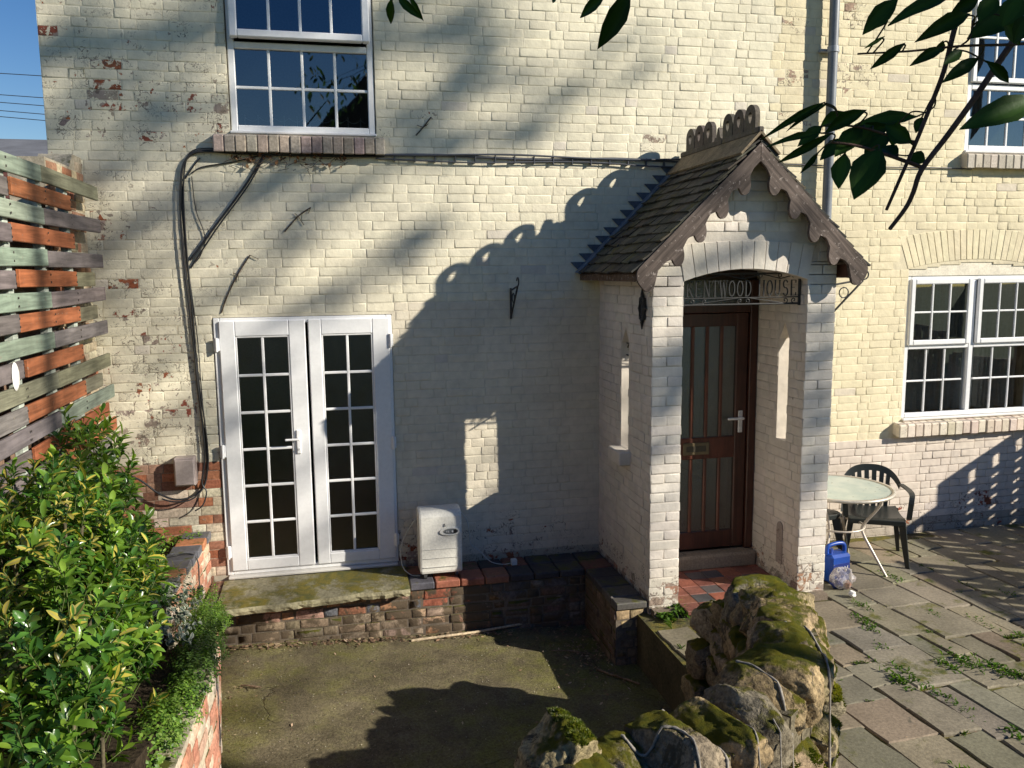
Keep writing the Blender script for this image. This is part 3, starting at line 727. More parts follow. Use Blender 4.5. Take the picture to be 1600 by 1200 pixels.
# roof deck, tiles, ridge
s = MB(); Y0, Y1 = -1.335, -.004
for sg in (-1, 1):
    vs = [(3.03, y, 3.338+dz) for y in (Y0, Y1) for dz in (0, -.05)]+[(3.03+sg*(.92 if sg < 0 else .895), y, 3.338-(.92 if sg < 0 else .895)+dz) for y in (Y0, Y1) for dz in (0, -.05)]
    s.add(vs, [(0, 2, 6, 4), (1, 5, 7, 3), (0, 4, 5, 1), (2, 3, 7, 6), (4, 6, 7, 5)], col=(.14, .09, .06))
roof = s.build('porch_roof', M['barge'], porch)
rq = random.Random(5); tcols = [(.07, .064, .055), (.085, .076, .06), (.058, .056, .05), (.10, .086, .066), (.078, .076, .052), (.052, .05, .046)]
for sg in (-1, 1):
    D = Vector((sg*.7071, 0, -.7071)); Nn = Vector((sg*.7071, 0, .7071)); O = Vector((3.03, 0, 3.342))
    for j in range(13):
        s1 = (1.315 if sg < 0 else 1.28)-.1*j; s0 = s1-.175
        if s0 < -.02: s0 = -.02
        y = -1.365+(0 if j % 2 else -.0); first = True; wdt = .165
        yy = -1.365; q = 0
        while yy < -.02:
            wd = (.083 if (j % 2 and q == 0) else .165)*rq.uniform(.97, 1.03); ye = min(yy+wd, -.012); q += 1
            if ye-yy > .03:
                t = .013; lift = rq.uniform(-.001, .010); sk = rq.uniform(-.006, .006); e1 = s1+rq.uniform(-.010, .008)
                m = MB(); P = []
                for yv, dl_ in ((yy+.0025, -sk), (ye-.0025, sk)):
                    for sv, off in ((s0, .003), ((s0+e1)/2, .013+lift*.5), (e1+dl_, .021+lift+abs(sk))):
                        for th in (0, t): 
                            p = O+D*sv+Nn*(off+th); P.append((p.x, yv, p.z))
                m.add(P, [(1, 7, 9, 3), (3, 9, 11, 5), (4, 5, 11, 10), (0, 1, 3, 2), (2, 3, 5, 4), (6, 8, 9, 7), (8, 10, 11, 9), (0, 2, 8, 6), (2, 4, 10, 8)], col=jit(rq.choice(tcols), .2, rq))
                m.build('roof_tile', M['tile'], roof)
            yy += wd
def arch_outline(yc, w_, h_, n=16, z0=0.0):
    P = [(yc-w_/2, z0)]
    for i in range(n-3):
        a = PI-PI*i/(n-4); P.append((yc+w_/2*math.cos(a), z0+h_-w_/2+w_/2*math.sin(a)))
    P.append((yc+w_/2, z0)); P.append((yc, z0)); return P
def drop_outline(yc, zc, r, n=16):
    P = []
    for i in range(n):
        a = PI+(-2*PI*i/n) - PI*.0 + .55
        k = 1+.55*max(0, math.cos(a+PI/2+.0))**3
        P.append((yc+r*math.cos(a)*.85, zc+r*k*math.sin(a)))
    return P
rcol = (.115, .10, .085)
for ya, yb, loops in ((-1.375, -.80, [-1.235, -1.06, -.885]), (-.797, -.02, [-.55, -.38, -.21])):
    m = MB()
    for sg in (-1, 1):
        vs = [(3.03, ya, 3.425), (3.03, yb, 3.425), (3.03+sg*.155, yb, 3.265), (3.03+sg*.155, ya, 3.265), (3.03, ya, 3.40), (3.03, yb, 3.40), (3.03+sg*.145, yb, 3.252), (3.03+sg*.145, ya, 3.252)]
        m.add(vs, [(0, 1, 2, 3), (4, 7, 6, 5), (3, 2, 6, 7), (0, 3, 7, 4), (1, 5, 6, 2)], col=(.22, .17, .11))
    bbox(m, 3.008, 3.052, ya, yb, 3.405, 3.45, .008, col=rcol)
    rt_ = m.build('ridge_tile', M['ridge'], porch)
    for yc in loops:
        m = MB(); o_ = arch_outline(yc, .158, .175, 16, 3.445); i_ = drop_outline(yc, 3.53, .030, 16)
        # line the two outlines up by angle
        i2 = []
        for (a, b) in o_:
            an = math.atan2(b-3.53, a-yc); kk = .034+(.016 if abs(an+PI/2) < .5 else 0)
            i2.append((yc+kk*math.cos(an)*.8, 3.535+kk*math.sin(an)))
        ringprism(m, o_, i2, lambda u, v: (3.012, u, v), lambda u, v: (3.048, u, v), col=jit(rcol, .15)); m.build('ridge_crest', M['ridge'], rt_)
m = MB(); prism(m, [(-.80, 3.445), (-.66, 3.445), (-.67, 3.475), (-.70, 3.47), (-.715, 3.535), (-.735, 3.545), (-.75, 3.515), (-.765, 3.47)], lambda u, v: (3.012, u, v), lambda u, v: (3.048, u, v), col=rcol)
m.build('broken_crest', M['ridge'], rt_)
# bargeboards
def barge(sg):
    Lb = 1.24 if sg < 0 else 1.205; P = [(-.0, 0)]; N_ = 220; lobes = [.27+.235*i for i in range(4)]
    top = [(0.0, .0), (Lb-.02, .0)]; low = []
    for i in range(N_+1):
        s_ = Lb*.97*(1-i/N_)
        t_ = .088
        for q in lobes:
            d = (s_-q)/.056; e_ = (s_-q)/.118
            if abs(e_) < 1: t_ = max(t_, .088+.042*math.cos(e_*PI/2)**1.5)
            if abs(d) < 1: t_ = max(t_, .125+.085*math.sqrt(1-d*d))
        low.append((s_, t_))
    end = [(Lb+.012+.085*math.cos(a), .075+.1*math.sin(a)) for a in [-PI/2+PI*i/10 for i in range(11)]]
    poly = [(0, 0)]+end[:]+[p for p in low if p[0] < Lb-.07]
    # lobe tips lean downwards: shear t into the vertical
    out = []
    for s_, t_ in poly:
        ext = max(0, t_-.088)
        x = s_*.7071-t_*.7071; z = -s_*.7071-t_*.7071
        x += ext*.42; z -= ext*.12
        out.append((3.03+sg*max(x, .002), 3.335+z))
    m = MB(); prism(m, out, lambda u, v: (u, -1.375, v), lambda u, v: (u, -1.345, v), col=(.135, .105, .09))
    return m.build('bargeboard', M['barge' if sg < 0 else 'barge_r'], porch)
barge(-1); barge(1)
for x in (2.235, 3.80):
    s = MB(); bbox(s, x, x+.03, -1.33, -.01, 2.375, 2.475, .004, col=(.13, .055, .035)); s.build('fascia', M['doorwood'], porch)
# lead strip and stepped flashing
m = MB(); D = Vector((-.7071, 0, -.7071)); Nn = Vector((-.7071, 0, .7071)); O = Vector((3.03, 0, 3.342))
for i in range(26):
    a = O+D*(.12+i*.0465); b = O+D*(.12+(i+1)*.0465)
    P = [a+Nn*.045+Vector((0, -.012, 0)), b+Nn*.045+Vector((0, -.012, 0)), b+Nn*.042+Vector((0, -.105, 0)), a+Nn*.042+Vector((0, -.105, 0))]
    P += [a+Nn*.02+Vector((0, -.105, 0)), b+Nn*.02+Vector((0, -.105, 0))]
    m.add(P, [(0, 1, 2, 3), (3, 2, 5, 4)], col=(.17, .20, .25))
m.build('lead_strip', M['lead'], porch)
m = MB()
for i in range(13):
    z = 3.33-i*.0735; x = 3.03-(3.342+.06-z)+.0
    if x < 2.10: break
    P = [(x+.055, z+.002), (x-.125, z+.002), (x-.118, z-.008), (x-.05, z-.0735), (x+.03, z-.1)]
    prism(m, P, lambda u, v: (u, -.012, v), lambda u, v: (u, -.005, v), col=(.10, .115, .14))
m.build('stepped_flashing', M['lead'], porch)
# porch floor, tiles, doorstep
s = MB(); box(s, 2.30, 3.76, -1.30, .0, -.62, -.108, col=(.2, .16, .12)); pf = s.build('porch_floor', M['concrete'], porch)
rq = random.Random(9); y = -1.38
ty = .152
for j in range(6):
    x = PI0+.004 if j > 0 else PI0-.0; i = 0
    while x < PI1-.02:
        wd = ty if (i+j) % 3 else ty*.98; xe = min(x+wd, PI1-.004)
        m = MB(); c = rq.choice([(.27, .095, .06), (.25, .09, .06), (.31, .13, .085), (.20, .08, .06), (.075, .07, .075), (.10, .085, .085), (.24, .1, .07)])
        dz = rq.uniform(-.002, .002); bbox(m, x+.002, xe-.002, -1.395+j*ty+.002, -1.395+(j+1)*ty-.002, -.125, -.092+dz, .004, col=jit(c, .15, rq)); m.build('floor_tile', M['quarry'], pf)
        x = xe; i += 1
s = MB(); bbox(s, PI0+.003, PI1-.003, -.60, -.44, -.107, .028, .02, col=(.26, .21, .155)); s.build('doorstep', M['concrete'], porch)
# front door
DW = (.06, .021, .013)
f = MB(); yd = -.50
bbox(f, 2.535, 2.60, yd-.01, -.40, .03, 2.36, .006, col=DW); bbox(f, 3.455, 3.525, yd-.012, -.40, .03, 2.36, .006, col=DW)
bbox(f, 2.60, 3.455, yd-.009, -.40, 2.09, 2.16, .006, col=DW)
fo = f.build('front_door_frame', M['doorwood'], porch)
m = MB(); m.add([(2.60, -.47, 2.16), (3.455, -.47, 2.16), (3.455, -.47, 2.36), (2.60, -.47, 2.36)], [(0, 1, 2, 3)]); m.build('pane', M['doorglass'], fo)
s = MB(); box(s, PI0, PI1, -.455, -.40, 2.362, 2.5, col=(.05, .03, .02)); s.build('door_head', M['doorwood'], porch)
d = MB(); x0, x1 = 2.605, 3.45
for a in ((x0, x0+.105, .05, 2.085), (x1-.105, x1, .05, 2.085)): bbox(d, a[0], a[1], -.485, -.44, a[2], a[3], .006, col=DW)
for a in ((.05, .20), (.845, 1.03), (1.975, 2.085)): bbox(d, x0+.104, x1-.104, -.4838, -.44, a[0], a[1], .006, col=(DW if a[0] != .845 else (.10, .03, .017)))
do = d.build('front_door', M['doorwood'], porch); do['label'] = 'dark red-brown wooden front door with narrow upright glass strips'
xs = [2.82, 2.952, 3.083, 3.214]
for za, zb in ((.199, .846), (1.029, 1.976)):
    ed = [x0+.104]+xs+[x1-.104]
    for x in xs:
        m = MB(); bbox(m, x-.014, x+.014, -.4795, -.445, za, zb, .006, col=(.11, .035, .02)); m.build('glazing_bar', M['doorwood'], do)
    for a, b in zip(ed[:-1], ed[1:]):
        m = MB(); t0 = R.uniform(-.002, .002); m.add([(a, -.462, za), (b, -.462+t0, za), (b, -.462+t0, zb), (a, -.462, zb)], [(0, 1, 2, 3)]); m.build('pane', M['doorglass'], do)
m = MB(); bbox(m, 2.87, 3.11, -.494, -.484, .885, .99, .004, col=(.13, .10, .055)); bbox(m, 2.90, 3.08, -.4975, -.4935, .912, .962, .002, col=(.06, .05, .035)); m.build('letter_plate', M['metal'], do)
m = MB(); bbox(m, 3.372, 3.412, -.494, -.484, 1.06, 1.25, .004, col=(.62, .62, .62)); tube(m, [(3.392, -.49, 1.19), (3.392, -.54, 1.19)], .010, 8, col=(.7, .7, .7)); bbox(m, 3.25, 3.402, -.552, -.530, 1.18, 1.20, .006, col=(.75, .75, .75)); m.build('door_handle', M['metal'], do)

# ---- wrought iron name sign
sign = thing('house_sign', 'black wrought iron sign reading KENTWOOD HOUSE hung across the porch arch', 'sign', (3.0, -1.2, 2.2))
def sp(x, z, y=-1.205): return (x*1.0125-3.0, y+.075+1.2, z-2.2)
IR = (.03, .03, .03)
def rod(name, P, r=.006, col=IR):
    m = MB(); tube(m, [sp(*p) for p in P], r, 6, col=col); return m.build(name, M['iron'], sign)
rod('rail', [(2.53, 2.415), (3.475, 2.415)], .007); rod('rail', [(2.53, 2.234), (3.475, 2.234)], .0045); rod('rail', [(2.53, 2.185), (3.475, 2.185)], .008); rod('rail', [(3.475, 2.43), (3.475, 2.17)], .011); rod('rail', [(2.532, 2.43), (2.532, 2.17)], .009)
def scroll(cx, cz, r, sgn, a0=0.0):
    return [(cx+sgn*r*(1-.055*i)*math.cos(a0+i*.45), cz+r*(1-.055*i)*math.sin(a0+i*.45)) for i in range(15)]
for cx, s_ in ((2.985, -1), (3.045, 1), (2.60, 1), (2.70, -1), (3.36, 1), (3.43, -1)): rod('scroll', scroll(cx, 2.21, .022, s_, -PI/2), .0042)
for a, b in (((2.62, 2.19), (2.97, 2.232)), ((3.06, 2.232), (3.34, 2.19))): rod('scroll', [a, b], .004)
zz = [(2.54+.155*i, 2.375 if i % 2 else 2.41) for i in range(7)]; rod('scroll', zz, .0042)
for x in (2.69, 3.0, 3.15, 3.31, 3.42): rod('scroll', [(x+.013*math.cos(t*.6), 2.398+.013*math.sin(t*.6)) for t in range(12)], .0042)
# serif capitals from flat strokes: (x0,z0,x1,z1,width) in a 1x1 cell, arcs as polylines
def arc(cx, cz, rx, rz, a0, a1, n=12): return [(cx+rx*math.cos(math.radians(a0+(a1-a0)*i/n)), cz+rz*math.sin(math.radians(a0+(a1-a0)*i/n))) for i in range(n+1)]
ser = lambda x, z: ([(x-.16, z), (x+.16, z)], .05)
GL = {'K': [([(.2, 0), (.2, 1)], .15), ([(.26, .42), (.82, 1)], .07), ([(.38, .55), (.85, 0)], .14), ser(.2, .02), ser(.2, .98), ser(.82, .98), ser(.85, .02)],
      'E': [([(.22, 0), (.22, 1)], .15), ([(.2, .97), (.8, .97)], .07), ([(.2, .52), (.65, .52)], .06), ([(.2, .03), (.82, .03)], .07), ([(.8, .97), (.8, .80)], .06), ([(.82, .03), (.82, .22)], .06)],
      'N': [([(.18, 0), (.18, 1)], .07), ([(.18, 1), (.82, 0)], .15), ([(.82, 0), (.82, 1)], .07), ser(.18, .02), ser(.16, .98), ser(.82, .98)],
      'T': [([(.5, 0), (.5, 1)], .15), ([(.1, .97), (.9, .97)], .07), ([(.1, .97), (.1, .78)], .06), ([(.9, .97), (.9, .78)], .06), ser(.5, .02)],
      'W': [([(.05, 1), (.3, 0)], .14), ([(.3, 0), (.5, .9)], .06), ([(.5, .9), (.72, 0)], .14), ([(.72, 0), (.95, 1)], .06), ser(.05, .98), ser(.95, .98), ser(.5, .98)],
      'O': [(arc(.5, .5, .36, .46, 0, 360, 24), .12)],
      'D': [([(.2, 0), (.2, 1)], .14), ([(.1, .97)]+arc(.38, .5, .44, .47, 90, -90)+[(.1, .03)], .10)],
      'H': [([(.2, 0), (.2, 1)], .14), ([(.8, 0), (.8, 1)], .14), ([(.2, .52), (.8, .52)], .06), ser(.2, .02), ser(.2, .98), ser(.8, .02), ser(.8, .98)],
      'U': [([(.18, 1), (.18, .35)]+arc(.48, .32, .30, .30, 180, 360)+[(.78, .35), (.78, 1)], .11), ser(.18, .98), ser(.78, .98)],
      'S': [(arc(.48, .74, .28, .24, 20, 270, 12)+arc(.5, .26, .30, .25, 90, -160, 12), .12)]}
def letter(ch, x, z, w_, h_):
    m = MB()
    for q, (pl, wd) in enumerate(GL[ch]):
        P = [Vector((p[0]*w_, p[1]*h_)) for p in pl]; hw = wd*w_*.5; A = []; B = []
        for i, p in enumerate(P):
            t = (P[min(i+1, len(P)-1)]-P[max(i-1, 0)]).normalized(); nn = Vector((-t.y, t.x)); A.append(p+nn*hw); B.append(p-nn*hw)
        y0 = -1.211-.0004*q; y1 = -1.203
        for i in range(len(P)-1):
            prism(m, [A[i], A[i+1], B[i+1], B[i]], lambda u, v: sp(x+u, z+v, y0), lambda u, v: sp(x+u, z+v, y1), col=IR)
    o = m.build('letter', M['iron'], sign)
x = 2.552
for ch in 'KENTWOOD': letter(ch, x, 2.243, .062, .122); x += .0665 if ch != 'W' else .069
x = 3.13
for ch in 'HOUSE': letter(ch, x, 2.243, .060, .122); x += .066

# ---- small ironwork on the walls
def bracket(name, label, base, dirn, ln, ht):
    t = thing(name, label, 'bracket', base, 'hanging basket brackets'); d = Vector(dirn)
    m = MB(); tube(m, [(0, 0, -ht), (0, 0, .01)], .009, 6, col=IR); m.build('back_bar', M['iron'], t)
    m = MB(); P = [Vector((0, 0, -.01)), d*ln*.9+Vector((0, 0, .03))]; tube(m, P, .008, 6, col=IR)
    c = d*(ln*.9); tube(m, [c+d*(.035*math.sin(a*.5))+Vector((0, 0, .03+.035*(1-math.cos(a*.5))-.0)) for a in range(10)], .006, 5, col=IR); m.build('arm', M['iron'], t)
    m = MB(); tube(m, [Vector((0, 0, -ht+.02)), d*ln*.86+Vector((0, 0, .02))], .008, 6, col=IR)
    c = d*ln*.32+Vector((0, 0, -ht*.28)); tube(m, [c+d*(.04*math.cos(a*.55))+Vector((0, 0, .04*math.sin(a*.55))) for a in range(13)], .005, 5, col=IR); m.build('brace', M['iron'], t)
    return t
bracket('wall_bracket', 'black iron basket bracket on the shaded wall between glazed doors and porch', (1.497, -.012, 2.30), (0, -1, 0), .30, .25)
bracket('wall_bracket', 'black iron scroll bracket on the right side of the porch under the eaves', (3.785, -1.16, 2.33), (1, 0, 0), .30, .25)
m = MB()
def orn(a): 
    r = 1+.10*math.cos(8*a); return (.055*r*math.cos(a), .10*r*math.sin(a))
o_ = [orn(2*PI*i/48) for i in range(48)]; i_ = [(p[0]*.72, p[1]*.72) for p in o_]
ox, oy, oz = 2.272, -1.06, 2.165
ringprism(m, o_, i_, lambda u, v: (ox-.012, oy+u, oz+v), lambda u, v: (ox+.008, oy+u, oz+v), col=IR)
prism(m, i_, lambda u, v: (ox-.005, oy+u*1.01, oz+v*1.01), lambda u, v: (ox+.006, oy+u*1.01, oz+v*1.01), col=(.035, .04, .05))
for p in ((0, .10, 0, .155), (0, -.10, 0, -.155), (.055, 0, .085, 0), (-.055, 0, -.085, 0)): tube(m, [(ox-.003, oy+p[0], oz+p[1]), (ox-.003, oy+p[2], oz+p[3])], [.014, .004], 6, col=IR)
ringprism(m, [(p[0]*.5, p[1]*.5) for p in o_], [(p[0]*.38, p[1]*.38) for p in o_], lambda u, v: (ox-.010, oy+u, oz+v), lambda u, v: (ox, oy+u, oz+v), col=IR)
tag(m.build('wall_ornament', M['iron']), 'black oval cast iron ornament on the left side wall of the porch', 'wall ornament')

# ------------------------------------------------------------------ GROUND
yz = lambda x, y: -.462-.045*x
def grid(x0, x1, y0, y1, nx, ny, zf, name, mat):
    vs = [(x0+(x1-x0)*i/nx, y0+(y1-y0)*j/ny, zf(x0+(x1-x0)*i/nx, y0+(y1-y0)*j/ny)) for i in range(nx+1) for j in range(ny+1)]
    fs = [(i*(ny+1)+j, (i+1)*(ny+1)+j, (i+1)*(ny+1)+j+1, i*(ny+1)+j+1) for i in range(nx) for j in range(ny)]
    m = MB(); m.add(vs, fs, smooth=True); return m.build(name, mat)
g = MB(); g.add([(-200, -200, -.74), (200, -200, -.74), (200, 200, -.74), (-200, 200, -.74)], [(0, 1, 2, 3)]); struct(g.build('ground', M['grassland']))
struct(grid(-1.15, 2.45, -5.2, -.28, 90, 120, lambda x, y: yz(x, y)+.010*noise.noise((x*2.5, y*2.5, 0))+.004*noise.noise((x*11, y*11, 3)), 'yard', M['yard']))
m = MB(); box(m, -30, 14, -40, -5.25, -.73, .82); struct(m.build('lawn', M['grassland']))
m = MB(); box(m, 8.2, 14, -5.2, 3, -.73, -.2); struct(m.build('side_garden', M['grassland']))

# stone flag terrace on the right
rf = random.Random(31)
PATIO = [(2.2, -.01), (2.2, -2.5), (2.32, -2.9), (2.12, -3.4), (1.85, -3.75), (1.5, -4.0), (1.0, -4.12), (.5, -4.15), (.5, -5.2), (8.2, -5.2), (8.2, -.01)]
m = MB(); prism(m, PATIO, lambda u, v: (u, v, -.73), lambda u, v: (u, v, -.157), col=(.085, .075, .045))
patio = struct(m.build('patio', M['slab']))
def right_of_wall(x, y):
    if y > -1.30 and x < 3.80: return False
    if x < 2.2: return False
    if y < -2.3: return x > 2.35 if y > -3.3 else x > 2.35-(-3.3-y)*.75
    return True
x = 2.22; ci = 0
FL = [(.225, .20, .145), (.235, .205, .14), (.21, .19, .135), (.24, .205, .145), (.225, .20, .15), (.245, .20, .14)]
JOINTS = []
while x < 8.1:
    wd = rf.choice([.26, .30, .35, .40]); y = -.03-rf.uniform(0, .3); skew = .07
    while y > -5.1:
        ln = rf.uniform(.28, .60); 
        parts = [(x, x+wd, y, y-ln)]
        if rf.random() < .18: parts = [(x, x+wd*.5, y, y-ln), (x+wd*.5, x+wd, y, y-ln)]
        for a, b, c, d in parts:
            xm, ym = (a+b)/2, (c+d)/2
            if right_of_wall(xm, ym) and not (xm < 3.9 and ym > -1.4 and a < 3.78):
                J = lambda s=.014: rf.uniform(-s, s); g_ = .005
                P = [(a+g_+J(), d+g_+J()), (b-g_+J(), d+g_+J()), (b-g_+J(), c-g_+J()), (a+g_+J(), c-g_+J())]
                P = [(p[0]-skew*(p[1]+1.5)*1.0, p[1]+.06*(p[0]-3.5)) for p in P]
                if rf.random() < .40: q = rf.randrange(4); JOINTS.append((P[q], P[(q+1) % 4], rf.random()))
                P2 = []
                for q in range(4):                                   # wavy edges
                    p, r_ = P[q], P[(q+1) % 4]
                    P2.append(p)
                    for t in (.33, .66): P2.append((p[0]+(r_[0]-p[0])*t+J(.011), p[1]+(r_[1]-p[1])*t+J(.011)))
                zt = [-.14+rf.uniform(-.006, .006)]*1
                tx, ty_ = rf.uniform(-.008, .008), rf.uniform(-.008, .008); cx, cy = sum(p[0] for p in P2)/12, sum(p[1] for p in P2)/12
                Z = lambda u, v: zt[0]+tx*(u-cx)+ty_*(v-cy)
                n_ = len(P2); V_ = [(u, v, -.19) for u, v in P2]+[(u, v, Z(u, v)-.008) for u, v in P2]+[(cx+(u-cx)*.955, cy+(v-cy)*.96, Z(u, v)) for u, v in P2]
                F_ = [tuple(range(2*n_, 3*n_))]+[f for q in range(n_) for f in ((q, (q+1) % n_, n_+(q+1) % n_, n_+q), (n_+q, n_+(q+1) % n_, 2*n_+(q+1) % n_, 2*n_+q))]
                mm = MB(); mm.add(V_, F_, col=jit(rf.choice(FL), .12, rf)); mm.build('flagstone', M['flag'], patio)
        y -= ln
    x += wd; ci += 1

# ------------------------------------------------------------------ low terrace under the glazed doors
TZ = -.05
terr = thing('terrace_wall', 'low brick terrace edge with red and black coping tiles below the house wall', 'terrace', (0, 0, 0))
m = MB(); k_ = dict(col=(.16, .13, .10)); box(m, -.93, 2.03, -.425, -.0, -.72, -.112, **k_); box(m, 2.03, 2.284, -1.20, 0, -.72, -.112, **k_)
tw = m.build('wall_core', M['concrete'], terr)
TL = Laying(M['dirtybrick'], 300); rt2 = random.Random(8)
def tcol(x, v, top):
    if x > 1.15: c = rt2.choice([(.16, .10, .08), (.13, .11, .10), (.18, .12, .09), (.2, .17, .14)])
    elif top and x > .72: c = (.40, .14, .085)
    elif top: c = rt2.choice([(.36, .15, .08), (.40, .22, .12), (.14, .15, .17), (.42, .26, .2), (.30, .13, .08)])
    elif x > .42: c = rt2.choice([(.40, .21, .12), (.33, .17, .11), (.30, .22, .17), (.42, .28, .18)])
    else: c = rt2.choice([(.20, .16, .11), (.23, .18, .13), (.17, .14, .10), (.25, .19, .13)])
    return jit(c, .12, rt2)
for k in range(7):
    v1 = -.115-k*.0765; v0 = v1-.0765
    for x, y in bond(-.93, 2.03, 'flemish', k, rt2):
        TL.brick(lambda u, v, d: (u, -.432-d, v), x+.005, y-.005, v0+.005, v1-.005, col=tcol((x+y)/2, v1, k < 2), d0=rt2.uniform(-.006, .008), rng=rt2, jt=.006, b=.010)
    for x, y in bond(-1.20, -.44, 'flemish', k, rt2):
        TL.brick(lambda u, v, d: (2.022-d, u, v), x+.005, y-.005, v0+.005, v1-.005, col=jit((.15, .11, .085), .2, rt2), d0=rt2.uniform(-.006, .008), rng=rt2, jt=.006, b=.010)
    for x, y in bond(2.03, 2.284, 'header', k, rt2):
        TL.brick(lambda u, v, d: (u, -1.205-d, v), x+.005, y-.005, v0+.005, v1-.005, col=jit((.36, .27, .15) if k < 2 else (.2, .15, .1), .15, rt2), d0=rt2.uniform(-.004, .006), rng=rt2, jt=.005, b=.010)
TL.finish(tw)
def coping(par, x0, x1, y0, y1, col, z=TZ, th=.06, mat='bluebrick', name='coping_tile'):
    m = MB(); dz = R.uniform(-.004, .004); a = R.uniform(-.006, .006)
    bbox(m, x0+.004, x1-.004, y0+.004, y1-.004, z-th, z+dz, .009, T=lambda x, y, z: (x+a*(y-y0), y-a*(x-x0), z), col=jit(col, .12)); return m.build(name, M[mat], par)
BLU = (.10, .095, .115); RED = (.38, .14, .085); DRK = (.055, .05, .055); ORG = (.30, .13, .075)
xs_ = [.54, .745, .955, 1.16, 1.37, 1.58, 1.80, 2.02]
fcol = [BLU, RED, RED, (.30, .13, .08), DRK, DRK, DRK]; bcol = [ORG, (.22, .10, .07), (.2, .1, .07), DRK, (.22, .09, .06), DRK, DRK]
for i in range(7):
    coping(terr, xs_[i], xs_[i+1], -.452, -.225, fcol[i]); coping(terr, xs_[i], xs_[i+1], -.222, -.012, bcol[i])
yy = -.012; i = 0
while yy > -1.2:
    ye = max(yy-.215, -1.225); coping(terr, 2.02, 2.277, ye, yy, [DRK, (.16, .07, .05), DRK, DRK, (.10, .085, .08), (.09, .08, .07)][i % 6]); yy = ye; i += 1
# strip of dark bricks left of the slab
for i in range(5): coping(terr, -1.035, -.935, -.60+i*.118, -.60+(i+1)*.118, [(.115, .095, .11), (.13, .10, .11), (.16, .10, .09), (.20, .11, .08), (.22, .12, .08)][i], z=-.045, th=.12)
m = MB(); bbox(m, -.975, -.865, -.70, -.585, -.20, -.135, .01, col=(.085, .085, .11)); m.build('coping_tile', M['bluebrick'], terr)
# weathered sandstone step
m = MB(); nx, ny = 44, 14; top = []; 
for i in range(nx+1):
    u = i/nx; x = -.93+1.465*u
    yf_ = -.625+.10*u+.022*noise.noise((x*3.2, 1, 0))+.014*noise.noise((x*11, 2, 0))
    for j in range(ny+1):
        v = j/ny; y = yf_+(-.062-yf_)*v
        z = -.028-.010*(1-v)+.006*noise.noise((x*4, y*4, 7))-.016*max(0, 1-v*9)
        top.append((x, y, z))
bot = [(p[0], p[1]+(.02 if (i % (ny+1)) == 0 else 0), -.108+.012*noise.noise((p[0]*7, 5, 1))) for i, p in enumerate(top)]
o0 = len(top); fs = [(i*(ny+1)+j, (i+1)*(ny+1)+j, (i+1)*(ny+1)+j+1, i*(ny+1)+j+1) for i in range(nx) for j in range(ny)]
m.add(top, fs, col=(.27, .245, .16), smooth=True)
ed = [];
for i in range(nx+1):
    a = top[i*(ny+1)]; b = bot[i*(ny+1)]; x = a[0]
    ed += [a, (x, a[1]-.012+.012*noise.noise((x*16, 0, 4)), a[2]-.026), (x, a[1]-.002+.018*noise.noise((x*19, 3, 4)), a[2]-.055), (x, a[1]+.045+.02*noise.noise((x*9, 8, 4)), b[2])]
m.add(ed, [(i*4+q, i*4+q+1, (i+1)*4+q+1, (i+1)*4+q) for i in range(nx) for q in range(3)], col=(.30, .27, .17), smooth=False)
for s_ in (0, nx):
    P = [top[s_*(ny+1)+j] for j in range(ny+1)]; Q = [(p[0], p[1], -.11) for p in P]
    m.add(P+Q, [(j, j+1, ny+2+j, ny+1+j) for j in range(ny)], col=(.3, .27, .18))
tag(m.build('stone_step', M['slab']), 'mossy sandstone slab step with a ragged front edge below the glazed doors', 'step')

# ------------------------------------------------------------------ raised beds on the left
rpl = random.Random(17)
def wall_run(parent, P0, P1, z0, z1f, colf, mat, thick=.11, d=1, lim=200):
    """brick face from P0 to P1 (xy), outward to the right of travel"""
    P0 = Vector((P0[0], P0[1], 0)); P1 = Vector((P1[0], P1[1], 0)); t = (P1-P0); ln = t.length; t.normalize(); nn = Vector((-t.y, t.x, 0))*d
    T = lambda u, v, dd: tuple(P0+t*u+nn*dd+Vector((0, 0, v)))
    m = MB(); n = 8
    for i in range(n):
        a, b = ln*i/n, ln*(i+1)/n; za, zb = z1f(a/ln), z1f(b/ln)
        vs = [T(a, z0, -.008), T(b, z0, -.008), T(b, zb, -.008), T(a, za, -.008), T(a, z0, -thick), T(b, z0, -thick), T(b, zb, -thick), T(a, za, -thick)]
        m.add(vs, [(0, 1, 2, 3), (7, 6, 5, 4), (3, 2, 6, 7), (0, 3, 7, 4), (1, 5, 6, 2)], col=(.46, .40, .30))
    co = m.build('wall_core', M['brick'], parent)
    Lw = Laying(mat, lim); k = 0; v = z0
    while v < 3.6:
        v1 = v+COURSE; any_ = False
        for x, y in bond(0, ln, 'flemish', k, rpl):
            zt = min(z1f(x/ln), z1f(y/ln))
            if v1 <= zt+.02:
                any_ = True; Lw.brick(T, x+.004, y-.004, v+.004, min(v1, zt)-.004, col=colf(rpl, (x+y)/2/ln, v), d0=rpl.uniform(-.005, .006), rng=rpl, jt=.005, b=.008)
        if not any_: break
        v = v1; k += 1
    Lw.finish(co); return T
pinkc = lambda r, u, v: jit(r.choice([(.55, .27, .18), (.50, .23, .15), (.58, .38, .27), (.60, .50, .38), (.55, .46, .36), (.46, .22, .15)]), .1, r)
up_ = thing('planter_wall', 'small raised bed wall of pink brick with dark coping tiles beside the glazed doors', 'planter wall', (-1.05, -.5, 0))
up_.location = (0, 0, 0)
wall_run(up_, (-1.035, -.012), (-1.115, -1.25), -.08, lambda u: .325, pinkc, M['brick'], d=-1 if False else 1)
cc = [(.115, .115, .13), (.42, .17, .08), (.12, .12, .135), (.11, .11, .125), (.13, .125, .135), (.40, .16, .09), (.12, .12, .13)]
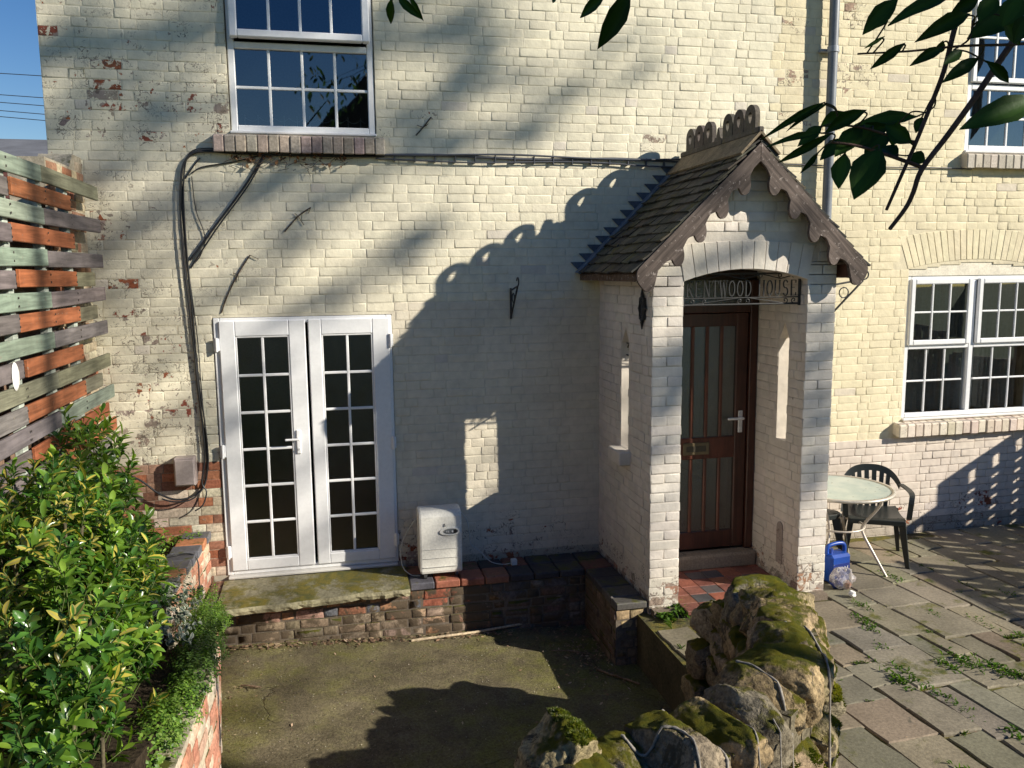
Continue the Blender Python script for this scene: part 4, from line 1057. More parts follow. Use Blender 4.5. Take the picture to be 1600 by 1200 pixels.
for i in range(7):
    y1 = -.015-i*.172; m = MB(); sh = -.0646*(-y1-.08)
    bbox(m, -1.235+sh, -1.022+sh, y1-.165, y1, .33, .388, .007, col=cc[i]); m.build('coping_tile', M['bluebrick'], up_)
lo_ = thing('planter_wall', 'lower raised bed wall of red and pale brick along the left side of the mossy yard', 'planter wall', (0, 0, 0))
wall_run(lo_, (-.905, -.70), (-.70, -2.35), -.52, lambda u: -.13+.42*u**.8, pinkc, M['brick'], d=1)
wall_run(lo_, (-.70, -2.36), (-.74, -3.8), -.52, lambda u: .27+.10*u, pinkc, M['brick'], d=1)
m = MB(); box(m, -3.2, -1.15, -1.3, -.012, -.7, .30); struct(m.build('flower_bed', M['soil']))
m = MB(); prism(m, [(-3.2, -1.305), (-1.13, -1.305), (-.99, -.72), (-.82, -2.35), (-.85, -3.8), (-.85, -5.2), (-3.2, -5.2)], lambda u, v: (u, v, -.73), lambda u, v: (u, v, -.16+.235*(-.72-v)), col=(1, 1, 1)); struct(m.build('lower_bed', M['soil']))

# garden wall stub behind the fence
gw = thing('garden_wall', 'pale and red brick garden wall end standing behind the slatted fence', 'wall', (0, 0, 0))
rawc = lambda r, u, v: jit(r.choice([(.45, .25, .15), (.40, .17, .10), (.52, .42, .28), (.50, .40, .27), (.36, .2, .13), (.55, .47, .33)]), .14, r)
wall_run(gw, (-1.765, -.02), (-1.765, -.87), -.1, lambda u: 3.32 if u < .33 else 3.22, rawc, M['brick'], thick=.23, lim=200)
m = MB(); box(m, -2.02, -1.78, -5.0, -.875, -.5, 2.85, col=(.2, .13, .09)); m.build('wall_core', M['brick'], gw)

# ------------------------------------------------------------------ slatted fence
fence = thing('slatted_fence', 'slatted fence of orange, sage green and grey pallet boards on the left', 'fence', (-1.65, -1.2, 0))
rfe = random.Random(12)
OR = (.33, .115, .05); SG = (.235, .275, .22); GR = (.175, .15, .145); OL = (.20, .19, .13)
def plank(y0, y1, zt, col, h=.098, dx=0.0, tilt=0.0):
    m = MB(); tl = rfe.uniform(-.011, .011)+tilt; bow = rfe.uniform(-.012, .012)
    T = lambda x, y, z: (x+bow*math.sin((y-y0)/(y1-y0)*PI)+1.65, y+1.2, z+tl*(y-(y0+y1)/2))
    n = 1; bbox(m, -1.658+dx, -1.636+dx+.0, y0, y1, zt-h, zt, .004, T=T, col=jit(col, .14, rfe))
    for yb_ in (-.87, -1.40, -1.97, -2.56):
        if y0+.02 < yb_ < y1-.0:
            for dz_ in (.025, .07): bbox(m, -1.6365+dx, -1.6335+dx, yb_-.006, yb_+.006, zt-dz_-.006, zt-dz_+.006, .001, T=T, col=(.05, .04, .035))
    m.build('plank', M['plank'], fence)
for k in range(18):
    zt = 3.10-.1225*k+rfe.uniform(-.006, .006); dz = rfe.uniform(-.012, .0)
    if k % 2 == 0:
        e1 = -.16-.015*rfe.random()-(.0 if k < 12 else -.05)
        c1 = OL if k in (0, 10) else (SG if k in (12, 16) else GR)
        if k == 14: c1 = OR
        plank(-1.395+dz, e1, zt, c1); c2 = OL if k == 10 else (GR if k in (12, 14) else SG)
        plank(-2.55, -1.405+dz, zt, c2); plank(-3.7, -2.56, zt, GR)
    else:
        e1 = -.84+rfe.uniform(-.015, .015)
        if k >= 13: e1 = -.30
        plank(-1.96+.05*(k % 4 == 1), e1, zt, OR if k != 15 else GR); plank(-3.1, -1.965, zt, GR)
        if k in (5, 7, 11): plank(-.80, -.30, zt-.01, OL, dx=-.03)
for y in (-.87, -1.40, -1.97, -2.56, -3.2):
    m = MB(); bbox(m, -1.71+1.65, -1.662+1.65, y-.035+1.2, y+.035+1.2, .05, 3.06, .004, col=(.42, .46, .40)); m.build('batten', M['plank'], fence)
for y in (-1.15, -2.3):
    m = MB(); bbox(m, -1.765+1.65, -1.715+1.65, y-.04+1.2, y+.04+1.2, .0, 3.0, .005, col=(.12, .10, .08)); m.build('post', M['plank'], fence)
m = MB(); lathe(m, [(0, .012), (.03, .011), (.042, .004), (.044, 0)], 20); 
for i, v in enumerate(m.V): m.V[i] = (v[2], v[0], v[1]*1.75)
m.C = [(.75, .73, .68)]*len(m.F); o = m.build('wall_plaque', M['iron_white'], None, (-1.632, -2.12, 1.93)); tag(o, 'white oval disc fixed to the slatted fence above the shrub', 'plaque')

# ------------------------------------------------------------------ cables on the wall
def cab(pts, r, n=6): return spline(pts, n), r
cabl = thing('cable_bundle', 'thick bundle of black cables running down the house wall from the window sill', 'cable', (0, 0, 0))
trunk = [(.47, 3.375), (.0, 3.375), (-.6, 3.385), (-.88, 3.395), (-1.0, 3.36), (-1.06, 3.25), (-1.085, 3.0), (-1.08, 2.6), (-1.06, 2.2), (-1.05, 1.9), (-1.045, 1.6), (-1.03, 1.3), (-1.02, 1.0), (-1.045, .80)]
for i, (ox_, r) in enumerate(((0, .008), (.009, .006), (-.009, .006), (.014, .004))):
    ph = i*1.3; P = []
    for j, (x, z) in enumerate(trunk):
        vert = 1 if j > 4 else 0; wob = ox_+.008*math.sin(j*1.1+ph)
        P.append((x+wob*vert, -.014-.008*(i % 3), z+wob*(1-vert)*.8))
    tail = [[(-1.12, -.04, .70), (-1.25, -.07, .68), (-1.38, -.08, .74), (-1.52, -.07, .86), (-1.68, -.06, .93)], [(-1.08, -.05, .72), (-1.16, -.08, .67), (-1.28, -.09, .67), (-1.36, -.09, .70)], [(-1.03, -.04, .72), (-1.06, -.06, .62), (-1.12, -.08, .58)]][i % 3]
    m = MB(); tube(m, spline(P+tail, 5), r, 6, col=(.028, .028, .03)); m.build('cable', M['plastic'], cabl)
for pts, r in (([(-1.05, -.02, 2.56), (-.85, -.018, 2.82), (-.62, -.018, 3.12), (-.50, -.02, 3.30), (-.46, -.02, 3.37)], .009), ([(-1.05, -.012, 2.50), (-.84, -.03, 2.80), (-.61, -.03, 3.10), (-.49, -.03, 3.29), (-.45, -.02, 3.37)], .007), ([(-1.05, -.01, 3.18), (-.98, -.012, 3.28), (-.93, -.012, 3.34)], .006), ([(-1.0, -.012, 3.2), (-.985, -.012, 2.95), (-.93, -.012, 2.75), (-.97, -.012, 2.6), (-1.04, -.015, 2.52)], .004), ([(-1.0, -.012, 3.22), (-.92, -.012, 3.27), (-.7, -.012, 3.31), (-.5, -.012, 3.36)], .005)):
    m = MB(); tube(m, spline(pts, 5), r, 6, col=(.03, .03, .032)); m.build('cable', M['plastic'], cabl)
cw = thing('wall_cable', 'pair of thin dark cables strung level along the wall to the porch roof', 'cable', (0, 0, 0))
for i, (dz, r) in enumerate(((0, .011), (-.035, .006), (.012, .008))):
    P = [(.40+.25*j, -.02-.008*i, 3.382+dz+.010*math.sin(j*.9+i*2)-.0035*j*(0 if j < 9 else .2)) for j in range(12)]
    m = MB(); tube(m, spline(P, 4), r, 6, col=(.085, .09, .105)); m.build('cable', M['plastic'], cw)
m = MB(); tube(m, spline([(3.25+.3*j, -.016, 3.375-.002*j+.004*math.sin(j)) for j in range(10)], 3), .006, 6, col=(.07, .07, .08)); m.build('cable', M['plastic'], cw)
for j in range(16):
    m = MB(); x = .55+j*.165; box(m, x-.004, x+.004, -.035, .004, 3.335, 3.395, col=(.08, .085, .1)); m.build('clip', M['plastic'], cw)
# dead climber stems still stuck to the wall
rdv = random.Random(77)
for i, (lab, P) in enumerate((('short dead climber stem on the wall below and right of the window sill', [(-.33, 2.78), (-.22, 2.90), (-.12, 2.97)]), ('forked dead climber stem on the wall above the glazed doors', [(-.84, 2.15), (-.79, 2.28), (-.70, 2.45), (-.60, 2.60)]), ('dark dead twig on the wall right of the upper window', [(.73, 3.545), (.79, 3.61), (.855, 3.69)]))):
    m = MB(); tube(m, spline([(x, -.010, z) for x, z in P], 4), .0055, 5, col=(.10, .075, .055))
    for q in range(4):
        x, z = P[rdv.randrange(len(P)-1)+1]; tube(m, [(x, -.01, z), (x+rdv.uniform(-.06, .06), -.011, z+rdv.uniform(-.07, .03))], .003, 4, col=(.12, .09, .06))
    tag(m.build('climber_stem', M['bark']), lab, 'dead stem')
m = MB()
for q in range(70):
    x = rdv.uniform(-.72, .2); z = 3.36-abs(rdv.gauss(0, .045)); tube(m, [(x, -.02-rdv.random()*.03, z), (x+rdv.uniform(-.09, .09), -.02-rdv.random()*.04, z+rdv.uniform(-.05, .03))], .0025, 3, col=jit((.11, .075, .055), .3, rdv))
for q in range(50):
    x = rdv.uniform(-.7, .2); z = 3.37-abs(rdv.gauss(0, .03)); a = rdv.uniform(0, 6); s_ = rdv.uniform(.012, .03)
    m.add([(x, -.03, z), (x+s_*math.cos(a), -.05, z+s_*math.sin(a)), (x+s_*1.6*math.cos(a+.5), -.03, z+s_*1.6*math.sin(a+.5)), (x+s_*math.cos(a+1), -.02, z+s_*math.sin(a+1))], [(0, 1, 2, 3)], col=jit((.2, .11, .06), .3, rdv))
o = stuff(m.build('dead_climber', M['bark'])); o['label'] = 'tangle of dead climber twigs and dry leaves under the window sill'; o['category'] = 'dead climber'
# low-voltage connector hanging over the bed wall
m = MB(); tube(m, spline([(-1.30, -.75, .41), (-1.18, -.62, .405), (-1.07, -.60, .392), (-1.035, -.61, .33), (-1.03, -.64, .22), (-1.025, -.66, .16)], 5), .005, 6, col=(.02, .02, .02)); bbox(m, -1.045, -1.005, -.69, -.63, .075, .165, .008, col=(.03, .03, .035)); bbox(m, -1.006, -1.003, -.675, -.645, .10, .13, .001, col=(.6, .6, .6)); bbox(m, -1.045, -1.015, -.73, -.70, .06, .13, .006, col=(.02, .02, .02))
tag(m.build('cable_connector', M['plastic']), 'small black cable connector dangling over the pink brick bed wall', 'connector')

# ------------------------------------------------------------------ dehumidifier on the terrace
dh = thing('dehumidifier', 'white upright dehumidifier with an oval control panel standing on the terrace tiles', 'dehumidifier', (.808, -.285, TZ))
WH = (.76, .74, .67)
prof = []                                                    # side profile (y,z): curved top, slightly bowed front
prof = [(.11, 0), (-.105, 0), (-.112, .02)]+[(-.112-.006*math.sin(i/9*PI), .02+.48*i/9) for i in range(1, 9)]+[(-.108, .515), (-.095, .545), (-.06, .565), (0, .575), (.08, .57), (.11, .55)]
m = MB(); hw = .172
n_ = len(prof); VV = []
for x_, s_ in ((-hw, .96), (-hw+.014, 1), (hw-.014, 1), (hw, .96)):
    for y, z in prof: VV.append((x_, y*s_, .285+(z-.285)*(s_*.5+.5)))
FF = [tuple(range(n_))[::-1], tuple(range(3*n_, 4*n_))]
for r_ in range(3):
    for q in range(n_): FF.append((r_*n_+q, r_*n_+(q+1) % n_, (r_+1)*n_+(q+1) % n_, (r_+1)*n_+q))
VV = [(x, y, .055+z*.915) for x, y, z in VV]; m.add(VV, FF, col=WH); m.build('body', M['plastic'], dh)
for x_ in (-.13, .13):
    for y_ in (-.07, .07):
        c_ = MB(); tube(c_, [(x_-.012, y_, .024), (x_+.012, y_, .024)], .022, 12, col=(.05, .05, .05)); bbox(c_, x_-.014, x_+.014, y_-.014, y_+.014, .03, .058, .003, col=(.3, .3, .3)); c_.build('castor', M['plastic'], dh)
for z in (.26, .185, .11):
    m = MB(); bbox(m, -.15, .13, -.1215, -.112, z-.003, z+.003, .002, col=(.5, .49, .45)); m.build('louvre', M['plastic'], dh)
m = MB(); E0 = [(.075+.085*math.cos(2*PI*i/32), .405+.032*math.sin(2*PI*i/32)) for i in range(32)]; E1 = [(.078+.062*math.cos(2*PI*i/32), .405+.024*math.sin(2*PI*i/32)) for i in range(32)]
ringprism(m, E0, E1, lambda u, v: (u, -.128, v), lambda u, v: (u, -.112, v), col=(.78, .77, .72)); pn = m.build('control_panel', M['plastic'], dh)
m = MB(); prism(m, E1, lambda u, v: (u, -.1245, v), lambda u, v: (u, -.112, v), col=(.22, .23, .23)); m.build('display', M['plastic'], pn)
for x_, r_, c_ in ((.115, .016, (.03, .03, .03)), (.095, .009, (.75, .75, .75)), (.06, .006, (.5, .5, .5)), (.045, .006, (.5, .5, .5))):
    m = MB(); tube(m, [(x_, -.124, .405), (x_, -.131, .405)], r_, 12, col=c_); m.build('knob', M['plastic'], pn)
m = MB(); tube(m, [(.032, -.117, .455), (.032, -.121, .47)], .004, 6, col=(.25, .25, .25)); tube(m, [(.032, -.117, .452), (.032, -.121, .452)], .008, 8, col=(.35, .34, .32)); m.build('level_mark', M['plastic'], dh)
m = MB(); tube(m, spline([(.17, .03, .54), (.24, .06, .44), (.27, .10, .30), (.285, .12, .2), (.36, .13, .13), (.45, .11, .035), (.55, .08, .012), (.62, .07, .02)], 6), .0035, 6, col=(.62, .62, .60)); bbox(m, .62, .672, .045, .095, .003, .055, .006, col=(.70, .70, .68)); m.build('power_lead', M['plastic'], dh)
m = MB(); tube(m, spline([(-.168, .05, .50), (-.24, .10, .38), (-.31, .12, .22), (-.30, .10, .06), (-.24, .02, .012), (-.17, -.02, .01)], 6), .004, 6, col=(.55, .55, .5)); m.build('drain_hose', M['plastic'], dh)

# ------------------------------------------------------------------ patio furniture
PZ = -.14
tb = thing('patio_table', 'round glass topped garden table on bent metal legs beside the porch', 'table', (4.22, -.70, PZ))
m = MB(); lathe(m, [(0, .705), (.425, .705), (.425, .712), (0, .712)], 48, smooth=False); m.build('table_top', M['tabletop'], tb)
m = MB(); lathe(m, [(.425, .694), (.452, .694), (.458, .706), (.452, .718), (.425, .718), (.425, .694)], 48, col=(.55, .50, .42)); m.build('rim', M['metal'], tb)
for a in (35, 125, 215, 305):
    a = math.radians(a+6); c, s_ = math.cos(a), math.sin(a); m = MB(); r_ = lambda q, z: (q*c, q*s_, z)
    tube(m, spline([r_(.36, .70), r_(.34, .60), r_(.22, .42), r_(.22, .34), r_(.30, .20), r_(.42, .0)], 5), .012, 8, col=(.60, .53, .45)); m.build('leg', M['metal'], tb)
m = MB(); tube(m, [(.225*math.cos(t*PI/12), .225*math.sin(t*PI/12), .385) for t in range(25)], .009, 6, col=(.60, .53, .45)); m.build('leg_ring', M['metal'], tb)
def chair(label, loc, rz):
    t = thing('plastic_chair', label, 'chair', loc, 'plastic garden chairs by the table'); t.rotation_euler = (0, 0, rz)
    G = (.022, .026, .025)
    m = MB(); vs = []; fs = []; NX, NY = 10, 10
    for i in range(NX+1):
        for j in range(NY+1):
            u = -1+2*i/NX; v = j/NY; wv = .215+.015*(1-v); vs.append((u*wv, -.22+.43*v, .42+.012*u*u-.018*math.sin(v*PI)-(.02 if v == 0 else 0)))
    n0 = len(vs); vs += [(x, y, z-.014) for x, y, z in vs]
    for i in range(NX):
        for j in range(NY):
            a = i*(NY+1)+j; q = (a, a+NY+1, a+NY+2, a+1); fs += [q, tuple(n0+x for x in q[::-1])]
    m.add(vs, fs, col=G, smooth=True); bbox(m, -.23, .23, -.235, -.215, .37, .415, .006, col=G); m.build('seat', M['plastic'], t)
    for sx in (-1, 1):
        for (yb, yt, fy) in ((-.24, -.19, -1), (.25, .18, 1)):
            m = MB(); vs = []
            for z, k in ((0, 0), (.20, .5), (.42, 1)):
                cx = sx*(.265-.045*k); cy = yb+(yt-yb)*k; w1 = .022+.024*k
                vs += [(cx-sx*w1, cy-fy*0.0-w1*fy, z), (cx+sx*.006, cy-w1*fy, z), (cx+sx*.012, cy+.012*fy, z), (cx+sx*.006-sx*.0, cy+.016*fy, z), (cx-sx*.002, cy+.006*fy, z), (cx-sx*w1, cy-w1*fy+.012*fy, z)]
            fs = [(r_*6+q, r_*6+(q+1) % 6, (r_+1)*6+(q+1) % 6, (r_+1)*6+q) for r_ in range(2) for q in range(6)]+[tuple(range(6))]
            m.add(vs, fs, col=G); m.build('leg', M['plastic'], t)
    def bk(u, h):                                             # shell of the back: u angle -1..1 from side to side
        a = u*1.15; return Vector((.275*math.sin(a), .22+.09*math.cos(a)-.09+.0+(h-.42)*.22, h))
    top_ = lambda u: .79-.15*abs(u)**2.4
    m = MB(); O = [bk(-1+2*i/30, top_(-1+2*i/30)) for i in range(31)]; I = [bk((-1+2*i/30)*.9, top_(-1+2*i/30)-.055) for i in range(31)]
    nb = lambda p: p+Vector((0, .018, 0))
    V_ = O+I+[nb(p) for p in O]+[nb(p) for p in I]; F_ = []
    for i in range(30): F_ += [(i, i+1, 31+i+1, 31+i), (62+i, 93+i, 93+i+1, 62+i+1), (i, 62+i, 62+i+1, i+1), (31+i, 31+i+1, 93+i+1, 93+i)]
    m.add(V_, F_, col=G, smooth=False)
    m.build('back_hoop', M['plastic'], t)
    for u in (-.52, -.32, -.105, .105, .32, .52):
        m = MB(); hw_ = .062; P = []
        for h in (.40, .55, .70, top_(u)-.045):
            for du in (-hw_, hw_):
                p = bk(u*(.8+.2*(h-.4)/.35)+du, h); P += [p, nb(p)]
        F_ = []
        for r_ in range(3):
            b_ = r_*4; F_ += [(b_, b_+2, b_+6, b_+4), (b_+1, b_+5, b_+7, b_+3), (b_, b_+4, b_+5, b_+1), (b_+2, b_+3, b_+7, b_+6)]
        m.add(P, F_, col=G); m.build('back_slat', M['plastic'], t)
    for sx in (-1, 1):
        m = MB(); P = [(sx*.25, .22, .64), (sx*.285, .05, .635), (sx*.285, -.12, .635), (sx*.27, -.20, .60), (sx*.255, -.21, .44)]
        P = spline(P, 4); A = []
        for p in P: A += [(p[0]-.022, p[1], p[2]), (p[0]+.022, p[1], p[2]), (p[0]+.022, p[1], p[2]-.014), (p[0]-.022, p[1], p[2]-.014)]
        m.add(A, [(i*4+q, i*4+(q+1) % 4, i*4+4+(q+1) % 4, i*4+4+q) for i in range(len(P)-1) for q in range(4)], col=G); m.build('armrest', M['plastic'], t)
    return t
chair('dark green plastic garden chair with slatted round back behind the table, standing by the wall', (4.68, -.56, PZ), math.radians(-28))
chair('dark plastic garden chair almost hidden between the porch pillar and the table', (4.12, -.34, PZ), math.radians(12))
# blue container, clear bag, tissue by the pillar
jc = thing('jerrycan', 'blue plastic jerrycan with a moulded handle under the table by the porch pillar', 'jerrycan', (4.03, -.98, PZ)); jc.rotation_euler = (0, 0, .15)
BL = (.01, .06, .33)
m = MB(); bbox(m, -.105, .105, -.075, .075, 0, .245, .022, col=BL, smooth=False); m.build('body', M['plastic'], jc)
m = MB(); tube(m, spline([(-.09, 0, .235), (-.085, 0, .30), (-.03, 0, .318), (.05, 0, .318), (.088, 0, .295), (.092, 0, .235)], 5), .017, 8, col=BL); m.build('handle', M['plastic'], jc)
m = MB(); tube(m, [(-.055, 0, .24), (-.055, 0, .285)], .022, 12, col=(.02, .05, .25)); m.build('cap', M['plastic'], jc)
m = MB(); prism(m, [(-.085, .06), (.085, .06), (.085, .17), (-.085, .17)], lambda u, v: (u, -.0765, v), lambda u, v: (u, -.074, v), col=(.012, .03, .18)); lb = m.build('label', M['plastic'], jc)
m = MB()
for a, b in (((.03, .145), (.045, .105)), ((.045, .105), (.062, .148)), ((-.05, .14), (-.05, .105)), ((-.05, .105), (-.02, .105)), ((-.02, .105), (-.02, .14))):
    tube(m, [(a[0], -.0775, a[1]), (b[0], -.0775, b[1])], .004, 4, col=(.8, .8, .8))
m.build('lettering', M['iron_white'], lb)
def crumple(name, loc, r, seed, mat, label, cat, col, sub=3, amp=.35):
    bm = bmesh.new(); bmesh.ops.create_icosphere(bm, subdivisions=sub, radius=1)
    for v in bm.verts:
        p = v.co.copy(); k = 1+amp*noise.noise(p*1.7+Vector((seed, 0, 0)))+amp*.6*abs(noise.noise(p*4+Vector((seed, 3, 0))))-.15; v.co = Vector((p.x*r[0]*k, p.y*r[1]*k, max(-r[2]*.9, p.z*r[2]*k)+r[2]*.9))
    m = MB(); bm.verts.ensure_lookup_table(); m.add([v.co for v in bm.verts], [[v.index for v in f.verts] for f in bm.faces], col=col); bm.free()
    return tag(m.build(name, mat, None, loc), label, cat)
crumple('plastic_bag', (3.98, -1.16, PZ), (.10, .085, .105), 2, M['bag'], 'crumpled clear plastic bag of rubbish at the foot of the right porch pillar', 'plastic bag', (1, 1, 1))
crumple('blue_wrapper', (3.95, -1.13, PZ), (.06, .05, .05), 5, M['plastic'], 'dark blue wrapper showing through the clear plastic bag', 'wrapper', (.01, .03, .2))
crumple('orange_wrapper', (4.02, -1.17, PZ), (.03, .03, .04), 8, M['plastic'], 'orange-pink wrapper showing through the clear plastic bag', 'wrapper', (.55, .25, .14))
crumple('crumpled_tissue', (3.96, -1.33, PZ), (.034, .03, .028), 9, M['iron_white'], 'crumpled white tissue on the paving in front of the plastic bag', 'tissue', (.75, .74, .72), 2, .6)

# ------------------------------------------------------------------ dry stone wall in the foreground
swall = thing('stone_wall', 'curving mossy sandstone garden wall between the sunken yard and the paved terrace', 'stone wall', (0, 0, 0))
def cube_sphere(n):
    vs = {}; fs = []
    def idx(p):
        k = tuple(round(c, 6) for c in p)
        if k not in vs: vs[k] = len(vs)
        return vs[k]
    for a in range(3):
        for s_ in (-1, 1):
            for i in range(n):
                for j in range(n):
                    q = []
                    for u, v in ((i, j), (i+1, j), (i+1, j+1), (i, j+1)):
                        p = [0, 0, 0]; p[a] = s_; p[(a+1) % 3] = math.tan((-1+2*u/n)*PI/4); p[(a+2) % 3] = math.tan((-1+2*v/n)*PI/4); q.append(idx(p))
                    fs.append(q if s_ > 0 else q[::-1])
    return [Vector(k) for k in vs], fs
CS = {n: cube_sphere(n) for n in (8, 14, 24)}
BV = []; BF = []
rs = random.Random(41)
SC = [(.31, .23, .13), (.34, .265, .15), (.27, .21, .13), (.37, .275, .15), (.28, .235, .155), (.23, .20, .135)]
def stone(c, ax, half, seed, res=14, boxy=5, amp=.16, col=None, parent=None):
    """uneven block: rounded-box form with ledges and pits"""
    rq_ = random.Random(int(seed*1000)); planes = []
    for _ in range(9):
        n_ = Vector((rq_.gauss(0, 1), rq_.gauss(0, 1), rq_.gauss(0, 1))).normalized(); planes.append((n_, rq_.uniform(.72, 1.0)))
    vs, fs = CS[res]; V_ = []; c = Vector(c); so = Vector((seed*3.1, seed*1.7, seed*.9))
    for p in vs:
        n_ = (abs(p.x)**boxy+abs(p.y)**boxy+abs(p.z)**boxy)**(1/boxy); q = p/n_
        for pn, pd in planes:
            e_ = q.dot(pn)-pd
            if e_ > 0: q = q-pn*e_*.92
        w_ = Vector((q.x*half[0], q.y*half[1], q.z*half[2]))
        k = 1+amp*.55*noise.noise(q*1.3+so)+amp*.30*noise.noise(q*3.1+so)-amp*.45*max(0, .16-abs(noise.noise(q*2.4+so*1.3)))*3+amp*.22*noise.noise(q*8+so)
        lay = amp*.30*noise.noise(Vector((q.x*.9, q.y*.9, w_.z*22))+so)
        w_ = Vector((w_.x*(k+lay), w_.y*(k+lay), w_.z*k))
        V_.append(c+ax[0]*w_.x+ax[1]*w_.y+ax[2]*w_.z)
    m = MB(); m.add(V_, fs, col=col or jit(rs.choice(SC), .12, rs), smooth=True); o = len(BV); BV.extend(V_); BF.extend([tuple(i+o for i in f) for f in fs])
    return m.build('stone', M['stone'], parent or swall)
SP = [(2.44, -2.48, .60), (2.37, -2.85, .66), (2.22, -3.25, .71), (1.99, -3.64, .76), (1.70, -3.95, .78), (1.36, -4.15, .78), (1.02, -4.24, .74), (.76, -4.26, .70)]
SPS = [Vector(p) for p in spline(SP, 10)]
cum = [0.0]
for a, b in zip(SPS[:-1], SPS[1:]): cum.append(cum[-1]+((b-a).xy).length)
def at(s):
    s = max(0, min(cum[-1]-1e-4, s))
    for i in range(len(cum)-1):
        if cum[i+1] >= s:
            t = (s-cum[i])/(cum[i+1]-cum[i]); p = SPS[i].lerp(SPS[i+1], t); d = (SPS[i+1]-SPS[i]); d.z = 0; return p, d.normalized()
Zv = Vector((0, 0, 1))
s = .04
while s < cum[-1]:                                           # upright coping slabs
    th = rs.uniform(.13, .25); p, d = at(s+th/2); sd_ = Vector((d.y, -d.x, 0)); lean = rs.uniform(-.16, .08); tw_ = rs.uniform(-.10, .10)
    dd = (d+sd_*tw_+Zv*lean).normalized(); ss = (sd_-dd*sd_.dot(dd)).normalized(); zz_ = dd.cross(ss); zz_ = zz_ if zz_.z > 0 else -zz_
    h_ = rs.uniform(.13, .20)
    stone(p+Vector((0, 0, -h_+rs.uniform(-.025, .03)))+sd_*rs.uniform(-.025, .025), (dd, ss, zz_), (th*.70, rs.uniform(.18, .225), h_), rs.random()*50, 24, 3.4, .15)
    s += th*.93
for side in (-1, 1):                                         # coursed faces
    zb = -.60 if side > 0 else -.60
    row = 0; z = .40
    while z > (-.22 if side < 0 else -.62):
        hh = rs.uniform(.075, .11); s = rs.uniform(-.02, .1)
        while s < cum[-1]:
            ln = rs.uniform(.10, .19); p, d = at(s+ln); sd_ = Vector((d.y, -d.x, 0))*side; zt = p.z-.34
            cz_ = zt-(.40-z)
            stone(Vector((p.x, p.y, cz_))+sd_*(.135+rs.uniform(-.02, .025)), (d, sd_, Zv), (ln*1.04, .10, hh), rs.random()*50, 8, 4, .2)
            s += ln*2*.97
        z -= hh*1.9
for z in (.32, .14, -.04, -.22, -.42):                       # end of the wall towards the porch
    for q in (-1, 0, 1):
        stone((2.46+q*.155+rs.uniform(-.02, .02), -2.43+rs.uniform(-.02, .03), z), (Vector((1, 0, 0)), Vector((0, 1, 0)), Zv), (.09, .11, .10), rs.random()*50, 14, 4, .2)
stone((2.27, -2.27, .23), (Vector((.9, .3, .1)).normalized(), Vector((-.3, .9, 0)).normalized(), Zv), (.09, .11, .15), 3.3, 14, 3.5, .22, col=(.40, .33, .21))
stone((2.24, -2.28, -.02), (Vector((1, 0, 0)), Vector((0, 1, 0)), Zv), (.10, .12, .13), 4.3, 14, 3.5, .2)
stone((2.22, -2.27, -.28), (Vector((1, 0, 0)), Vector((0, 1, 0)), Zv), (.11, .13, .15), 5.3, 14, 3.5, .2)
stone((.74, -4.16, .60), (Vector((.95, .2, -.25)).normalized(), Vector((-.2, .95, 0)).normalized(), Vector((.25, 0, .95)).normalized()), (.13, .15, .22), 9.1, 24, 3.5, .2)
m = MB()                                                     # earth and rubble heart
for a, b in zip(SPS[:-1:3], SPS[3::3]):
    d = (b-a); d.z = 0; d.normalize(); n_ = Vector((d.y, -d.x, 0))*.15; P = [a-n_, a+n_, b+n_, b-n_]
    m.add([(q.x, q.y, -.6) for q in P]+[(q.x, q.y, q.z-.10) for q in P], [(0, 1, 2, 3), (4, 5, 6, 7), (0, 1, 5, 4), (1, 2, 6, 5), (2, 3, 7, 6), (3, 0, 4, 7)], col=(.14, .12, .08))
m.build('rubble_heart', M['stone'], swall)
from mathutils.bvhtree import BVHTree
bvh = BVHTree.FromPolygons(BV, BF)
mm = MB(); rm = random.Random(88); cnt = 0                    # moss cushions: short upright blades where the stone tops lie flat
for _ in range(90000):
    s_ = rm.uniform(0, cum[-1]); p, d = at(s_); sd_ = Vector((d.y, -d.x, 0)); q = p+sd_*rm.uniform(-.27, .27)
    h_ = bvh.ray_cast(Vector((q.x, q.y, 2)), Vector((0, 0, -1)))
    if not h_[0] or h_[1].z < .35: continue
    nn = noise.noise(h_[0]*4.2)+.5*noise.noise(h_[0]*11)+.25*(h_[1].z-.8)+.22*(h_[0].y > -3.9)
    if nn < -.10: continue
    cnt += 1; b0 = h_[0]-h_[1]*.003; hh = rm.uniform(.006, .015); cc = jit(mixc((.10, .125, .014), mixc((.28, .28, .025), (.34, .25, .03), rm.random()*.5), min(1, max(0, nn*1.3+rm.uniform(-.25, .25)))), .25, rm)
    for _b in range(3):
        a_ = rm.uniform(0, 6.3); w_ = Vector((math.cos(a_), math.sin(a_), 0))*rm.uniform(.003, .006); t_ = b0+h_[1]*hh+Vector((rm.uniform(-.006, .006), rm.uniform(-.006, .006), 0))
        mm.add([b0-w_, b0+w_, t_], [(0, 1, 2)], col=cc)
stuff(mm.build('moss', M['leaf_s'], swall))
